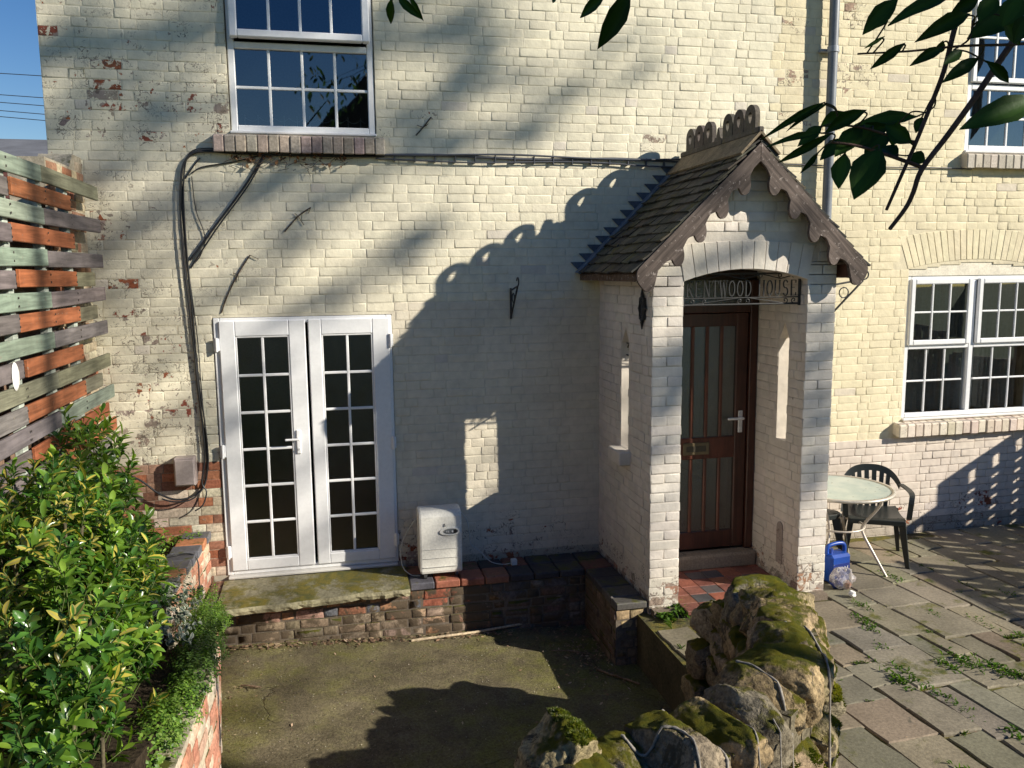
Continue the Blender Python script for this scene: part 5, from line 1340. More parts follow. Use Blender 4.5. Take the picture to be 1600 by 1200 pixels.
STEM = [[(1.0, -4.16), (1.048, -4.224), (1.135, -4.226), (1.189, -4.257), (1.209, -4.34), (1.199, -4.44), (1.179, -4.53)], [(1.22, -4.02), (1.255, -4.095), (1.297, -4.206), (1.324, -4.333), (1.315, -4.447), (1.287, -4.556)], [(1.64, -3.82), (1.694, -3.886), (1.73, -4.004), (1.717, -4.16), (1.654, -4.359), (1.599, -4.475)], [(1.60, -4.2), (1.598, -4.278), (1.547, -4.421), (1.46, -4.597)], [(2.18, -3.3), (2.176, -3.41), (2.162, -3.598), (2.081, -3.819), (1.968, -4.033)], [(1.45, -4.1), (1.481, -4.203), (1.462, -4.358), (1.433, -4.455)]]
SL = ['pale bare ivy stem looped over the wall end nearest the mossy end stone', 'pale ivy stem crossing the wall just right of the looped stem', 'long pale ivy stem curving over the dark bend of the stone wall', 'short thin ivy stem at the near foot of the bend', 'pale ivy stem along the sunlit outer edge of the stone wall', 'thin ivy stem between the two thicker ones on the near stones']
for (P, lab) in zip(STEM, SL):
    Q = []
    for p in spline([(a, b, 0) for a, b in P], 7):
        h_ = bvh.ray_cast(Vector((p.x, p.y, 2)), Vector((0, 0, -1)))
        z = h_[0].z if h_[0] else (Q[-1][2]-.05 if Q else .5); Q.append([p.x, p.y, z+.006])
    for _ in range(2): Q = [Q[0]]+[[Q[i][0], Q[i][1], max(Q[i][2], (Q[i-1][2]+Q[i+1][2])/2)] for i in range(1, len(Q)-1)]+[Q[-1]]
    m = MB(); r0 = .0055 if 'thin' not in lab else .0034; tube(m, Q, [r0*(1+.25*math.sin(i*1.7)) for i in range(len(Q))], 6, col=(.27, .245, .21)); tag(m.build('ivy_stem', M['bark']), lab, 'ivy stem', 'bare ivy stems on the stone wall')

# ------------------------------------------------------------------ leaves
def leaf_template(nx, cols, curl=.25, fold=.18, wave=0.0, shape=((0, .05), (.15, .45), (.40, .90), (.66, 1), (.87, .66), (1, .08))):
    """leaf along +x, length 1, half-width .5 (scaled later); cols = colour per column strip"""
    us = [-1+2*i/nx for i in range(nx+1)]; V_ = []; F_ = []; C_ = []
    for t, wv in shape:
        for u in us: V_.append((t, u*wv*.5, -curl*t*t+fold*abs(u)*wv*.5+wave*math.sin(t*9+u*2)*abs(u)))
    for i in range(len(shape)-1):
        for j in range(nx): a = i*(nx+1)+j; F_.append((a, a+nx+1, a+nx+2, a+1)); C_.append(cols[j])
    return np.array(V_, 'f'), F_, C_
def tmesh(tp, mat, name='leaf'):
    m = MB()
    for f, c in zip(tp[1], tp[2]): pass
    me = bpy.data.meshes.new(name); me.from_pydata([tuple(v) for v in tp[0]], [], tp[1]); 
    for nm, ty in (('col', 'FLOAT_COLOR'), ('under', 'FLOAT_COLOR')):
        a = me.attributes.new(nm, ty, 'FACE'); a.data.foreach_set('color', np.array([(*c, 1) for c in tp[2]], 'f').ravel())
    me.polygons.foreach_set('use_smooth', np.ones(len(tp[1]), bool)); me.materials.append(mat); me.update(); return me
def leaf_mat4(p, d, nrm, ln, wd):
    d = Vector(d).normalized(); n_ = Vector(nrm); n_ = (n_-d*n_.dot(d)); n_ = n_.normalized() if n_.length > 1e-4 else d.orthogonal().normalized(); b = n_.cross(d)
    return np.array([[d.x*ln, b.x*wd, n_.x*ln, p[0]], [d.y*ln, b.y*wd, n_.y*ln, p[1]], [d.z*ln, b.z*wd, n_.z*ln, p[2]], [0, 0, 0, 1]], 'f')
def leaf_cloud(items, temps, mat, parent, limit=300, name='leaf', rest='foliage', rng=R):
    """items: (matrix, template index). The largest become parts; the rest one foliage part"""
    sz = []
    for mt, k in items: sz.append(px_size((mt[0, 3], mt[1, 3], mt[2, 3]))*float(np.linalg.norm(mt[:3, 0])))
    order = sorted(range(len(items)), key=lambda i: -sz[i]); ind = set(order[:limit])
    mes = [tmesh(t, mat, name) for t in temps]; loc = parent.location if parent else Vector()
    for i in ind:
        mt, k = items[i]; M4 = Matrix(mt.tolist()); M4.translation -= loc; link_mesh(name, mes[k], parent, M4)
    V_ = []; F_ = []; C_ = []; o = 0
    groups = {}
    for i, (mt, k) in enumerate(items):
        if i not in ind: groups.setdefault(k, []).append(mt)
    if groups:
        loops = []; cnt = 0; cols = []
        for k, ms in groups.items():
            tv, tf, tc = temps[k]; A = np.stack(ms); hv = np.concatenate([tv, np.ones((len(tv), 1), 'f')], 1)
            P = np.einsum('nij,vj->nvi', A[:, :3, :], hv)-np.array(loc, 'f'); V_.append(P.reshape(-1, 3))
            f = np.array(tf)[None]+(np.arange(len(ms))*len(tv))[:, None, None]+o; F_.append(f.reshape(-1, 4)); o += P.shape[0]*P.shape[1]
            jt = 1+np.array([rng.uniform(-.3, .3) for _ in ms])
            c = np.array(tc)[None]*jt[:, None, None]; C_.append(c.reshape(-1, 3))
        V_ = np.concatenate(V_); F_ = np.concatenate(F_); C_ = np.clip(np.concatenate(C_), 0, 1)
        me = bpy.data.meshes.new(rest); me.vertices.add(len(V_)); me.vertices.foreach_set('co', V_.ravel()); me.loops.add(F_.size); me.loops.foreach_set('vertex_index', F_.ravel().astype('i'))
        me.polygons.add(len(F_)); me.polygons.foreach_set('loop_start', np.arange(0, F_.size, 4, dtype='i')); me.polygons.foreach_set('loop_total', np.full(len(F_), 4, 'i')); me.update(calc_edges=True)
        a = me.attributes.new('col', 'FLOAT_COLOR', 'FACE'); a.data.foreach_set('color', np.concatenate([C_, np.ones((len(C_), 1))], 1).astype('f').ravel())
        me.polygons.foreach_set('use_smooth', np.ones(len(F_), bool)); me.materials.append(mat); ob = bpy.data.objects.new(rest, me); COL.objects.link(ob); ob.parent = parent; stuff(ob); return ob

# big variegated shrub
rh = random.Random(55)
shrub = thing('evergreen_shrub', 'large glossy evergreen shrub with green and yellow leaves filling the lower left corner', 'shrub', (-1.5, -2.5, -.02))
G1, G2, G3, G4 = (.030, .088, .017), (.066, .165, .025), (.14, .26, .03), (.21, .33, .04); YE = (.50, .42, .07); YP = (.42, .36, .12)
TS_ = [leaf_template(2, [G1]*2), leaf_template(2, [G2]*2, .1), leaf_template(2, [G3]*2, .3), leaf_template(2, [G4]*2, .15), leaf_template(4, [G1, YE, YE, G2], .2), leaf_template(4, [G2, YE, YP, YE], .3, .1), leaf_template(4, [YP, G2, G2, YE], .2)]
LOBES = [((-1.56, -1.30, 1.00), (.27, .55, .60), 0), ((-1.42, -1.95, .86), (.34, .6, .52), .12), ((-1.24, -2.55, .72), (.34, .6, .50), .2), ((-1.06, -3.15, .62), (.30, .55, .42), .06), ((-1.36, -2.75, 1.16), (.30, .55, .46), .32), ((-1.14, -3.35, .92), (.27, .5, .42), .3), ((-1.0, -3.75, .66), (.28, .45, .38), .05), ((-1.30, -1.75, .62), (.26, .40, .34), 0)]
items = []; stems = MB()
for (c, r, yel) in LOBES:
    n_ = int(230*(r[0]*r[1]+r[1]*r[2]+r[0]*r[2])*1.75)
    for i in range(n_):
        o = Vector((rh.gauss(0, 1), rh.gauss(0, 1), rh.gauss(0, 1))).normalized()
        if o.z < -.55: continue
        k = rh.choice([1, 1, .97, .9, .8, .65])*(1+.16*noise.noise(Vector(o)*2.3+Vector(c)))+rh.uniform(-.06, .1)
        tip = Vector((c[0]+o.x*r[0]*k, c[1]+o.y*r[1]*k, c[2]+o.z*r[2]*k))
        if tip.z < .05: continue
        if tip.x > (-.78 if tip.y > -2.6 else -.88) or tip.x < -1.68: continue
        ax = (o*.8+Vector((rh.uniform(-.4, .4), rh.uniform(-.4, .4), .55))).normalized(); base = tip-ax*.14
        tube(stems, [base-ax*.05, tip], .0028, 3, cap=False, col=(.10, .13, .04))
        e1 = ax.orthogonal().normalized(); e2 = ax.cross(e1); ph = rh.uniform(0, 6.3); yl = rh.random() < yel; lum = rh.choice([0, 1, 1, 2, 2, 3])
        nl = rh.randint(8, 11)
        for q in range(nl):
            f = q/nl; a = ph+q*2.4; rad = e1*math.cos(a)+e2*math.sin(a); d = (ax*(.25+.75*f)+rad*(1.0-.45*f)+Vector((0, 0, .05))).normalized()
            ln = rh.choice([.055, .065, .075, .085, .10])*rh.uniform(.85, 1.15)*(1-.25*f)*(.8+.4*lum/3); p = base+ax*(.03+.11*f)
            kk = (rh.choice([4, 4, 5, 6]) if yl and rh.random() < .75 else min(3, max(0, lum+rh.choice([-1, 0, 0, 0 if f < .6 else 1]))))
            items.append((leaf_mat4(p, d, ax+Vector((rh.uniform(-.25, .25), rh.uniform(-.25, .25), .3)), ln, ln*rh.uniform(.34, .42)), kk))
leaf_cloud(items, TS_, M['leaf'], shrub, 300, rng=rh)
for i in range(26):
    a = rh.uniform(0, 6.3); c, r, _ = rh.choice(LOBES); tip = Vector((c[0]+r[0]*.6*math.cos(a), c[1]+r[1]*.6*math.sin(a), c[2]+r[2]*.4)); tube(stems, spline([(c[0]*.6-.9*.4-.1, c[1]*.7-2.3*.3, -.02), (c[0]+.1*math.cos(a), c[1], c[2]*.5), tip], 4), .008, 5, col=(.12, .10, .06))
ob = stems.build('stem', M['bark'], shrub); ob.location = (1.5, 2.5, .02); stuff(ob)

def small_plant(name, label, cat, c, r, n, tps, mat, ln, wd, rng, up_=.6, per=6, limit=0, hemi=True, more=()):
    t = thing(name, label, cat, c); it = []; cs = [(c, r)]+list(more)
    for i in range(n):
        c, r = rng.choice(cs)
        o = Vector((rng.gauss(0, 1), rng.gauss(0, 1), rng.gauss(0, 1))).normalized()
        if hemi: o.z = abs(o.z)
        k = rng.uniform(.55, 1.05)*(1+.2*noise.noise(o*2+Vector(c))); p = Vector(c)+Vector((o.x*r[0]*k, o.y*r[1]*k, o.z*r[2]*k)); ax = (o+Vector((0, 0, up_))).normalized(); e1 = ax.orthogonal().normalized(); e2 = ax.cross(e1)
        for q in range(per):
            a = q*2.4+i; d = (ax*.55+e1*math.cos(a)+e2*math.sin(a)).normalized(); l_ = ln*rng.uniform(.7, 1.25); it.append((leaf_mat4(p+ax*.012*q*ln/.03, d, ax, l_, l_*wd), rng.randrange(len(tps))))
    leaf_cloud(it, tps, mat, t, limit, rng=rng); return t
WG, WC = (.05, .08, .055), (.36, .38, .29)
TW = [leaf_template(4, [WC, WG, WG, WC], .3, .1), leaf_template(4, [WG, WG, WG, WC], .3, .1), leaf_template(4, [WC, WG, WC, WC], .35, .25), leaf_template(4, [WC, (.07, .1, .06), (.05, .08, .05), (.3, .32, .22)], .2, .2)]
small_plant('euonymus', 'small grey-green bush with cream edged leaves on the raised bed wall', 'shrub', (-1.12, -1.62, .26), (.20, .36, .30), 150, TW, M['leaf_w'], .034, .62, rh, .4, 6, 60)
BG = [(.13, .25, .03), (.18, .31, .035), (.10, .20, .025), (.22, .33, .06)]
TB = [leaf_template(2, [c]*2, .2, .1) for c in BG]
small_plant('trailing_herb', 'bright green fine leaved plant spilling over the corner of the raised bed wall', 'plant', (-.95, -.95, -.02), (.12, .30, .26), 620, TB, M['leaf_s'], .017, .65, rh, .5, 7, more=[((-.93, -1.32, .06), (.13, .28, .22)), ((-.90, -.78, -.12), (.07, .12, .14))])
small_plant('trailing_herb', 'dark fine leaved creeper covering the lower raised bed below the bright herb', 'plant', (-.88, -1.70, .08), (.13, .40, .20), 760, [leaf_template(2, [c]*2, .2, .1) for c in ((.05, .11, .02), (.08, .15, .025), (.11, .20, .03))], M['leaf_s'], .017, .7, rh, .5, 7, more=[((-.84, -2.10, .17), (.12, .35, .16)), ((-.79, -2.42, .24), (.09, .28, .12)), ((-.80, -1.9, .14), (.07, .5, .08))])
small_plant('trailing_herb', 'yellow-green fine leaved plant at the very bottom left beside the brick', 'plant', (-.83, -2.75, .26), (.11, .30, .13), 460, TB, M['leaf_s'], .018, .6, rh, .5, 7, more=[((-.86, -3.1, .32), (.12, .30, .12))])
small_plant('garden_weed', 'small green leafy plant in the raised bed below the bent cables', 'plant', (-1.42, -.42, .32), (.12, .12, .20), 36, TS_[1:4], M['leaf'], .05, .35, rh, .8, 6, 20)
small_plant('garden_weed', 'low seedlings growing behind the dark coping tiles of the small raised bed', 'plant', (-1.18, -.16, .31), (.16, .10, .10), 40, TB[:3], M['leaf_s'], .026, .5, rh, .8, 5)
def grass_clump(name, label, c, r, h, n, cols, rng, droop=.6, wd=.0035):
    m = MB()
    for i in range(n):
        a = rng.uniform(0, 2*PI); b0 = Vector((c[0]+rng.gauss(0, r*.3), c[1]+rng.gauss(0, r*.3), c[2])); d = Vector((math.cos(a), math.sin(a), 0)); l_ = h*rng.uniform(.6, 1.15); sp_ = rng.uniform(.2, 1)*r*1.6
        P = [b0+d*sp_*t*t**.3+Vector((0, 0, l_*(t-droop*t*t))) for t in (0, .3, .6, .85, 1)]; s_ = Vector((-d.y, d.x, 0)); V_ = []
        for q, p in enumerate(P): w_ = wd*(1-q/4.3); V_ += [p-s_*w_, p+s_*w_]
        m.add(V_, [(2*q, 2*q+1, 2*q+3, 2*q+2) for q in range(4)], col=jit(rng.choice(cols), .2, rng), smooth=True)
    return m.build(name, M['leaf_s'])
o = grass_clump('grass_clump', '', (-1.26, -1.0, .30), .17, .34, 330, [(.23, .22, .06), (.17, .17, .05), (.28, .24, .09), (.13, .15, .04)], rh, .75); tag(o, 'arching clump of straw-green sedge on the raised bed behind the coping', 'grass clump')
WD = [(2.50, -1.27, -.13, .07, .055, 170), (2.38, -1.30, -.16, .06, .07, 160), (3.926, -1.484, -.14, .05, .05, 50), (3.767, -1.751, -.14, .07, .045, 110), (3.72, -1.86, -.14, .05, .04, 60), (4.54, -1.05, -.14, .06, .04, 60), (3.856, -2.495, -.14, .06, .05, 90), (4.01, -2.486, -.14, .07, .055, 130), (4.14, -2.61, -.14, .07, .055, 130), (4.20, -2.71, -.14, .06, .05, 90), (4.3, -2.8, -.14, .06, .05, 90), (3.412, -2.608, -.14, .06, .06, 110), (3.53, -2.513, -.14, .05, .045, 60), (3.53, -2.75, -.14, .06, .035, 80), (3.64, -3.296, -.14, .05, .05, 70), (3.555, -2.961, -.14, .06, .03, 60), (3.62, -2.15, -.14, .05, .03, 40), (4.35, -1.77, -.14, .05, .03, 40), (4.59, -2.0, -.14, .07, .03, 60), (3.1, -3.55, -.14, .05, .05, 50), (4.7, -2.3, -.14, .08, .04, 80), (5.2, -1.6, -.14, .06, .03, 40), (3.0, -2.4, -.14, .07, .04, 60)]
m = MB()
for wi, (x, y, z, r, h_, n_) in enumerate(WD):
    if wi > 1: n_ = int(n_*.55); h_ *= .75; r *= 1.25
    for i in range(n_):
        a = rh.uniform(0, 2*PI); bx, by = x+rh.gauss(0, r*.35), y+rh.gauss(0, r*.9); d = Vector((math.cos(a), math.sin(a), 0)); l_ = h_*rh.uniform(.5, 1.2); s_ = Vector((-d.y, d.x, 0))*rh.choice([.0025, .004, .006]); b0 = Vector((bx, by, z-.005)); p1 = b0+d*l_*.3+Vector((0, 0, l_*.6)); p2 = b0+d*l_*.9+Vector((0, 0, l_*.75))
        m.add([b0-s_*.4, b0+s_*.4, p1+s_, p2, p1-s_], [(0, 1, 2, 3, 4)], col=jit(rh.choice([(.07, .15, .02), (.10, .19, .03), (.14, .22, .04)]), .25, rh))
for A_, B_, k in JOINTS:
    c0, c1 = sorted((rh.random(), rh.random()))
    for i in range(int(70*(c1-c0)*k)+6):
        t = rh.uniform(c0, c1); bx, by = A_[0]+(B_[0]-A_[0])*t+rh.gauss(0, .010), A_[1]+(B_[1]-A_[1])*t+rh.gauss(0, .010); a = rh.uniform(0, 6.3); l_ = rh.uniform(.012, .035); d = Vector((math.cos(a), math.sin(a), 0)); s_ = Vector((-d.y, d.x, 0))*rh.choice([.002, .003, .004]); b0 = Vector((bx, by, -.152)); p1 = b0+d*l_*.3+Vector((0, 0, l_*.6)); p2 = b0+d*l_*.9+Vector((0, 0, l_*.8))
        m.add([b0-s_*.4, b0+s_*.4, p1+s_, p2, p1-s_], [(0, 1, 2, 3, 4)], col=jit(rh.choice([(.06, .12, .02), (.10, .17, .03), (.12, .14, .03)]), .25, rh))
o = stuff(m.build('paving_weeds', M['leaf_s'])); o['label'] = 'green weeds and moss tufts growing in the paving joints'; o['category'] = 'weeds'
# dry leaf litter along the foot of the terrace and by the wall
m = MB()
def litter(x, y, z, s_, c):
    a = rh.uniform(0, 6.3); t = rh.uniform(-.6, .6); d = Vector((math.cos(a), math.sin(a), t*.5)); b = Vector((-math.sin(a), math.cos(a), rh.uniform(-.6, .6))); p = Vector((x, y, z+rh.uniform(.002, .014)))
    m.add([p-d*s_, p-b*s_*.4, p+d*s_, p+b*s_*.4], [(0, 1, 2, 3)], col=jit(c, .3, rh))
LC = [(.25, .16, .09), (.33, .23, .14), (.18, .11, .07), (.40, .30, .20), (.12, .08, .05)]
for i in range(760):
    x = rh.uniform(-.92, 1.9); x = x if rh.random() < .55 else rh.choice([rh.gauss(.95, .18), rh.gauss(-.6, .25), rh.gauss(.2, .15)]); x = max(-.9, min(1.95, x))
    y = -.455-abs(rh.gauss(0, .055)); litter(x, y, yz(x, y), rh.choice([.008, .012, .018, .026])*rh.uniform(.8, 1.2), rh.choice(LC))
for i in range(420): x, y = rh.gauss(1.85, .14), rh.gauss(-1.0, .28); litter(min(2.0, x), y, yz(x, y), rh.uniform(.008, .02), rh.choice(LC[2:]+LC[:1]))
for i in range(170): x, y = rh.uniform(-.8, 2.0), rh.uniform(-2.8, -.6); litter(x, y, yz(x, y), rh.choice([.004, .007, .010, .016]), rh.choice(LC))
for i in range(150): x, y = rh.uniform(-.86, -.70), rh.uniform(-2.6, -.6); litter(x, y, yz(x, y), rh.uniform(.006, .016), rh.choice(LC))
for i in range(130): x, y = rh.uniform(2.5, 6), rh.uniform(-3.3, -.1); litter(x, y, -.14, rh.uniform(.004, .012), rh.choice(LC)) if not (x < 3.8 and y > -1.3) else None
for i in range(4200):
    x, y = rh.uniform(-.88, 2.15), rh.uniform(-4.0, -.5); a = rh.uniform(0, 6.3); s_ = rh.choice([.002, .003, .003, .005]); z = yz(x, y)+.004+.010*noise.noise((x*2.5, y*2.5, 0)); c_ = jit(rh.choice([(.30, .27, .2), (.40, .36, .28), (.2, .17, .12), (.10, .09, .06), (.16, .17, .05), (.13, .15, .04)]), .25, rh)
    P_ = [(x+s_*math.cos(a), y+s_*math.sin(a), z), (x+s_*math.cos(a+2.1), y+s_*math.sin(a+2.1), z), (x+s_*math.cos(a+4.2), y+s_*math.sin(a+4.2), z), (x, y, z+s_*1.3)]
    m.add(P_, [(0, 1, 3), (1, 2, 3), (2, 0, 3)], col=c_)
for i in range(60): x, y = rh.gauss(-.98, .03), rh.uniform(-.5, -.05); litter(x, y, -.04, rh.uniform(.007, .016), rh.choice(LC[:2]))
for i in range(70): x, y = rh.uniform(-.9, .5), rh.gauss(-.075, .012); litter(x, y, -.035, rh.uniform(.005, .012), rh.choice(LC))
o = stuff(m.build('leaf_litter', M['dead'])); o['label'] = 'dry brown leaf litter along the foot of the terrace wall'; o['category'] = 'leaf litter'
m = MB(); tube(m, [(.53, -.565, yz(.53, -.565)+.012), (1.05, -.50, yz(1, -.5)+.018), (1.56, -.40, yz(1.56, -.4)+.035)], [.012, .011, .009], 6, col=(.50, .40, .27)); tag(m.build('bamboo_cane', M['plank']), 'pale straight cane lying on the yard along the terrace wall', 'cane')
for lab, P, r in (('small dark twig lying on the left of the mossy yard', [(-.72, -1.12), (-.66, -1.15), (-.58, -1.17)], .006), ('forked bare twig on the yard near the sunlit patch corner', [(1.86, -1.26), (1.92, -1.36), (2.02, -1.44), (2.09, -1.55)], .008), ('dry twig in the shade under the porch side', [(1.6, -.9), (1.75, -.95), (1.9, -1.02)], .005)):
    m = MB(); tube(m, spline([(x, y, yz(x, y)+.012+.01*(i % 2)) for i, (x, y) in enumerate(P)], 4), r, 5, col=(.20, .14, .09)); x, y = P[1]; tube(m, [(x, y, yz(x, y)+.015), (x+.05, y-.06, yz(x, y)+.03)], r*.6, 4, col=(.2, .14, .09)); tag(m.build('fallen_twig', M['bark']), lab, 'twig')
# terracotta pot in the bed
pt = thing('flower_pot', 'small brown clay pot in the raised bed among the seedlings', 'pot', (-1.50, -.62, .30))
m = MB(); lathe(m, [(0, 0), (.07, 0), (.095, .15), (.105, .15), (.105, .18), (.092, .18), (.088, .14), (0, .14)], 18, col=(.22, .10, .06)); m.build('body', M['ridge'], pt)

# ------------------------------------------------------------------ overhanging branch near the camera
br = thing('overhanging_branch', 'dark leafy twigs hanging into view at the top right', 'branch', (1.0, -5.8, 2.8))
LEAF=[ (0.7014, -5.8034, 2.6855, 0.6077, -5.8052, 2.6367, 0.0096),
(0.7197, -5.7807, 2.6874, 0.6577, -5.7843, 2.6552, 0.0085),
(0.6805, -5.8337, 2.637, 0.6038, -5.8191, 2.6209, 0.0106),
(0.7746, -5.7104, 2.659, 0.702, -5.6799, 2.6158, 0.0125),
(0.7354, -5.7318, 2.6248, 0.7075, -5.7391, 2.5952, 0.0082),
(0.7529, -5.7742, 2.6193, 0.7375, -5.7843, 2.5679, 0.0265),
(0.7668, -5.8377, 2.617, 0.7196, -5.8516, 2.5519, 0.0411),
(0.7547, -5.8205, 2.6716, 0.7102, -5.7869, 2.6483, 0.0191),
(0.8965, -5.7488, 2.6791, 0.813, -5.7104, 2.6734, 0.0241),
(0.8966, -5.7537, 2.6782, 0.8795, -5.7639, 2.6546, 0.0137),
(0.8254, -5.8265, 2.626, 0.7963, -5.8046, 2.6538, 0.0225),
(0.8537, -5.7568, 2.6699, 0.8582, -5.739, 2.6362, 0.0238),
(0.8847, -5.7457, 2.6224, 0.8952, -5.7659, 2.6098, 0.0208),
(0.8267, -5.7732, 2.6599, 0.7686, -5.7498, 2.6361, 0.0301),
(0.7773, -5.7792, 2.6576, 0.7302, -5.7865, 2.614, 0.0264),
(0.7162, -5.7713, 2.6574, 0.6743, -5.7821, 2.6293, 0.0164),
(0.7979, -5.7083, 2.6903, 0.7699, -5.6805, 2.6739, 0.0209),
(0.8201, -5.7829, 2.6484, 0.7798, -5.7844, 2.612, 0.0299),
(0.7971, -5.7183, 2.6481, 0.7569, -5.7042, 2.6222, 0.0278),
(0.8679, -5.7421, 2.6192, 0.8563, -5.7131, 2.6434, 0.0208),
(0.7904, -5.7817, 2.6575, 0.7608, -5.7781, 2.6318, 0.0297),
(0.7846, -5.8552, 2.7551, 0.7408, -5.8486, 2.7225, 0.0141),
(0.7838, -5.931, 2.7287, 0.7432, -5.9296, 2.7108, 0.015),
(0.9094, -5.8487, 2.7428, 0.8471, -5.8587, 2.7064, 0.0196),
(0.7174, -5.9274, 2.7876, 0.6801, -5.9129, 2.7492, 0.0255),
(0.7308, -5.8927, 2.7795, 0.7188, -5.8853, 2.7641, 0.0117),
(0.7443, -5.867, 2.7589, 0.7153, -5.866, 2.742, 0.0054),
(0.8945, -5.802, 2.8359, 0.8041, -5.7972, 2.8048, 0.026),
(0.8503, -5.8961, 2.7847, 0.7808, -5.8954, 2.7545, 0.0239),
(0.9501, -5.8788, 2.8038, 0.8714, -5.8738, 2.7631, 0.037),
(0.8868, -5.9139, 2.7815, 0.9227, -5.9089, 2.7447, 0.0237),
(0.8567, -5.9219, 2.7186, 0.8952, -5.926, 2.6907, 0.0148),
(0.8093, -6.0685, 2.6398, 0.7077, -6.0663, 2.6077, 0.0334),
(0.7955, -5.951, 2.7214, 0.7678, -5.9563, 2.7041, 0.0142),
(0.9068, -5.8448, 2.8235, 0.8771, -5.8297, 2.8053, 0.022),
(0.8638, -5.926, 2.799, 0.8371, -5.9283, 2.7664, 0.0262),
(0.8872, -5.9415, 2.7955, 0.8655, -5.9388, 2.7594, 0.0318),
(0.885, -5.9674, 2.7659, 0.8681, -5.9525, 2.7366, 0.0283),
(0.8707, -5.8227, 2.7705, 0.8839, -5.7986, 2.7586, 0.0128),
(0.1089, -5.5754, 2.8617, 0.1068, -5.5505, 2.8298, 0.0145),
(0.1166, -5.5765, 2.8654, 0.1476, -5.5941, 2.8289, 0.0135),
(0.1337, -5.58, 2.8671, 0.1561, -5.5704, 2.8323, 0.0087),
(0.4252, -5.6442, 2.862, 0.3926, -5.6123, 2.8381, 0.0193),
(0.4614, -5.6508, 2.8712, 0.4215, -5.6318, 2.7901, 0.0328),
(0.3487, -5.6277, 2.8609, 0.3435, -5.6391, 2.848, 0.0077) ]
TWIG=[ ([(1.0104, -5.8573, 2.8396),(0.9729, -5.8565, 2.7862),(0.9356, -5.8556, 2.7347),(0.9028, -5.8549, 2.6884),(0.8609, -5.8534, 2.6333),(0.8236, -5.8519, 2.5862),(0.8109, -5.8535, 2.555),(0.7994, -5.8541, 2.5327),(0.7762, -5.8531, 2.5034)],0.0042),
([(0.9186, -5.8047, 2.8509),(0.8979, -5.8091, 2.7868),(0.8821, -5.8134, 2.7318),(0.8591, -5.816, 2.6769),(0.8372, -5.8182, 2.6266),(0.8154, -5.8199, 2.5809),(0.7926, -5.8216, 2.5324)],0.0034),
([(0.9553, -5.8776, 2.7558),(0.9292, -5.8721, 2.7544),(0.8684, -5.859, 2.7533),(0.7987, -5.8447, 2.747),(0.7291, -5.83, 2.7442)],0.0018),
([(0.8537, -5.8161, 2.5936),(0.8294, -5.8095, 2.6032),(0.7979, -5.801, 2.6147),(0.7618, -5.7916, 2.6262),(0.7255, -5.7828, 2.6321)],0.0026),
([(0.8424, -5.8084, 2.6309),(0.8171, -5.802, 2.6376),(0.772, -5.7902, 2.652),(0.7356, -5.7816, 2.6571)],0.002),
([(0.8794, -5.8673, 2.7854),(0.8742, -5.8695, 2.761),(0.852, -5.8669, 2.7455)],0.0015),
([(0.1367, -5.5767, 2.8958),(0.1243, -5.5777, 2.8691),(0.1088, -5.5759, 2.8578)],0.0018),
([(0.4764, -5.6511, 2.8921),(0.4614, -5.6508, 2.8712),(0.4252, -5.6442, 2.862)],0.0018) ]
for P, r in TWIG:
    m = MB(); Q = spline([Vector(p)-br.location for p in P], 4); tube(m, Q, [r*(1.25-.6*i/len(Q)) for i in range(len(Q))], 7, col=(.10, .06, .05)); m.build('twig', M['bark'], br)
rl = random.Random(66)
LT = [leaf_template(4, [c, tuple(1.35*x for x in c), tuple(1.25*x for x in c), tuple(.9*x for x in c)], cu, fo, .015, ((0, .03), (.10, .30), (.25, .72), (.45, 1), (.68, .82), (.86, .42), (1, .02))) for c, cu, fo in (((.018, .045, .008), .12, .15), ((.014, .038, .007), .22, .25), ((.024, .058, .009), .05, .12))]
LM = [tmesh(t, M['leaf_d']) for t in LT]
for i, v in enumerate(LEAF):
    a, b, wd = Vector(v[:3]), Vector(v[3:6]), v[6]; ln = (b-a).length
    view = (CAM-a).normalized(); nrm = view+Vector((rl.uniform(-.5, .5), rl.uniform(-.5, .5), rl.uniform(-.2, .6)))
    M4 = Matrix(leaf_mat4(a-br.location, b-a, nrm, ln*1.03, wd*(1.15 if i < 21 else 1.0)).tolist())
    link_mesh('leaf', LM[i % 3], br, M4)

TP = [Vector(p) for P, r in TWIG for p in spline(P, 8)]
for v in LEAF:
    a = Vector(v[:3]); q = min(TP, key=lambda t: (t-a).length); dq = (q-a).length
    if .004 < dq < .075:
        m = MB(); dr = (Vector(v[3:6])-a).normalized(); tube(m, spline([a+dr*.006-br.location, a-dr*dq*.15+(q-a)*.4-br.location, q-br.location], 5), .0012, 5, col=(.06, .05, .03)); m.build('leaf_stalk', M['bark'], br)
# ------------------------------------------------------------------ things outside the frame that shade or mirror
def tree(name, label, base, trunk_pts, boughs, leaf_items, temps, group=None):
    t = thing(name, label, 'tree', base, group); m = MB(); L0 = Vector(base)
    tube(m, spline([Vector(p)-L0 for p in trunk_pts], 4), [trunk_r*(1-.75*i/(4*(len(trunk_pts)-1))) for i in range(4*(len(trunk_pts)-1)+1)], 10, col=(.12, .09, .065)); m.build('trunk', M['bark'], t)
    m = MB()
    for P, r in boughs: tube(m, [Vector(p)-L0 for p in P], [r*(1-.6*i/(len(P)-1)) for i in range(len(P))], 6, col=(.11, .085, .06))
    m.build('bough', M['bark'], t); leaf_cloud(leaf_items, temps, M['leaf_s'], t, 0, rest='crown'); return t
rt_ = random.Random(101)
TT = [leaf_template(2, [c]*2, .2, .1) for c in ((.04, .08, .02), (.05, .10, .025), (.03, .06, .02))]
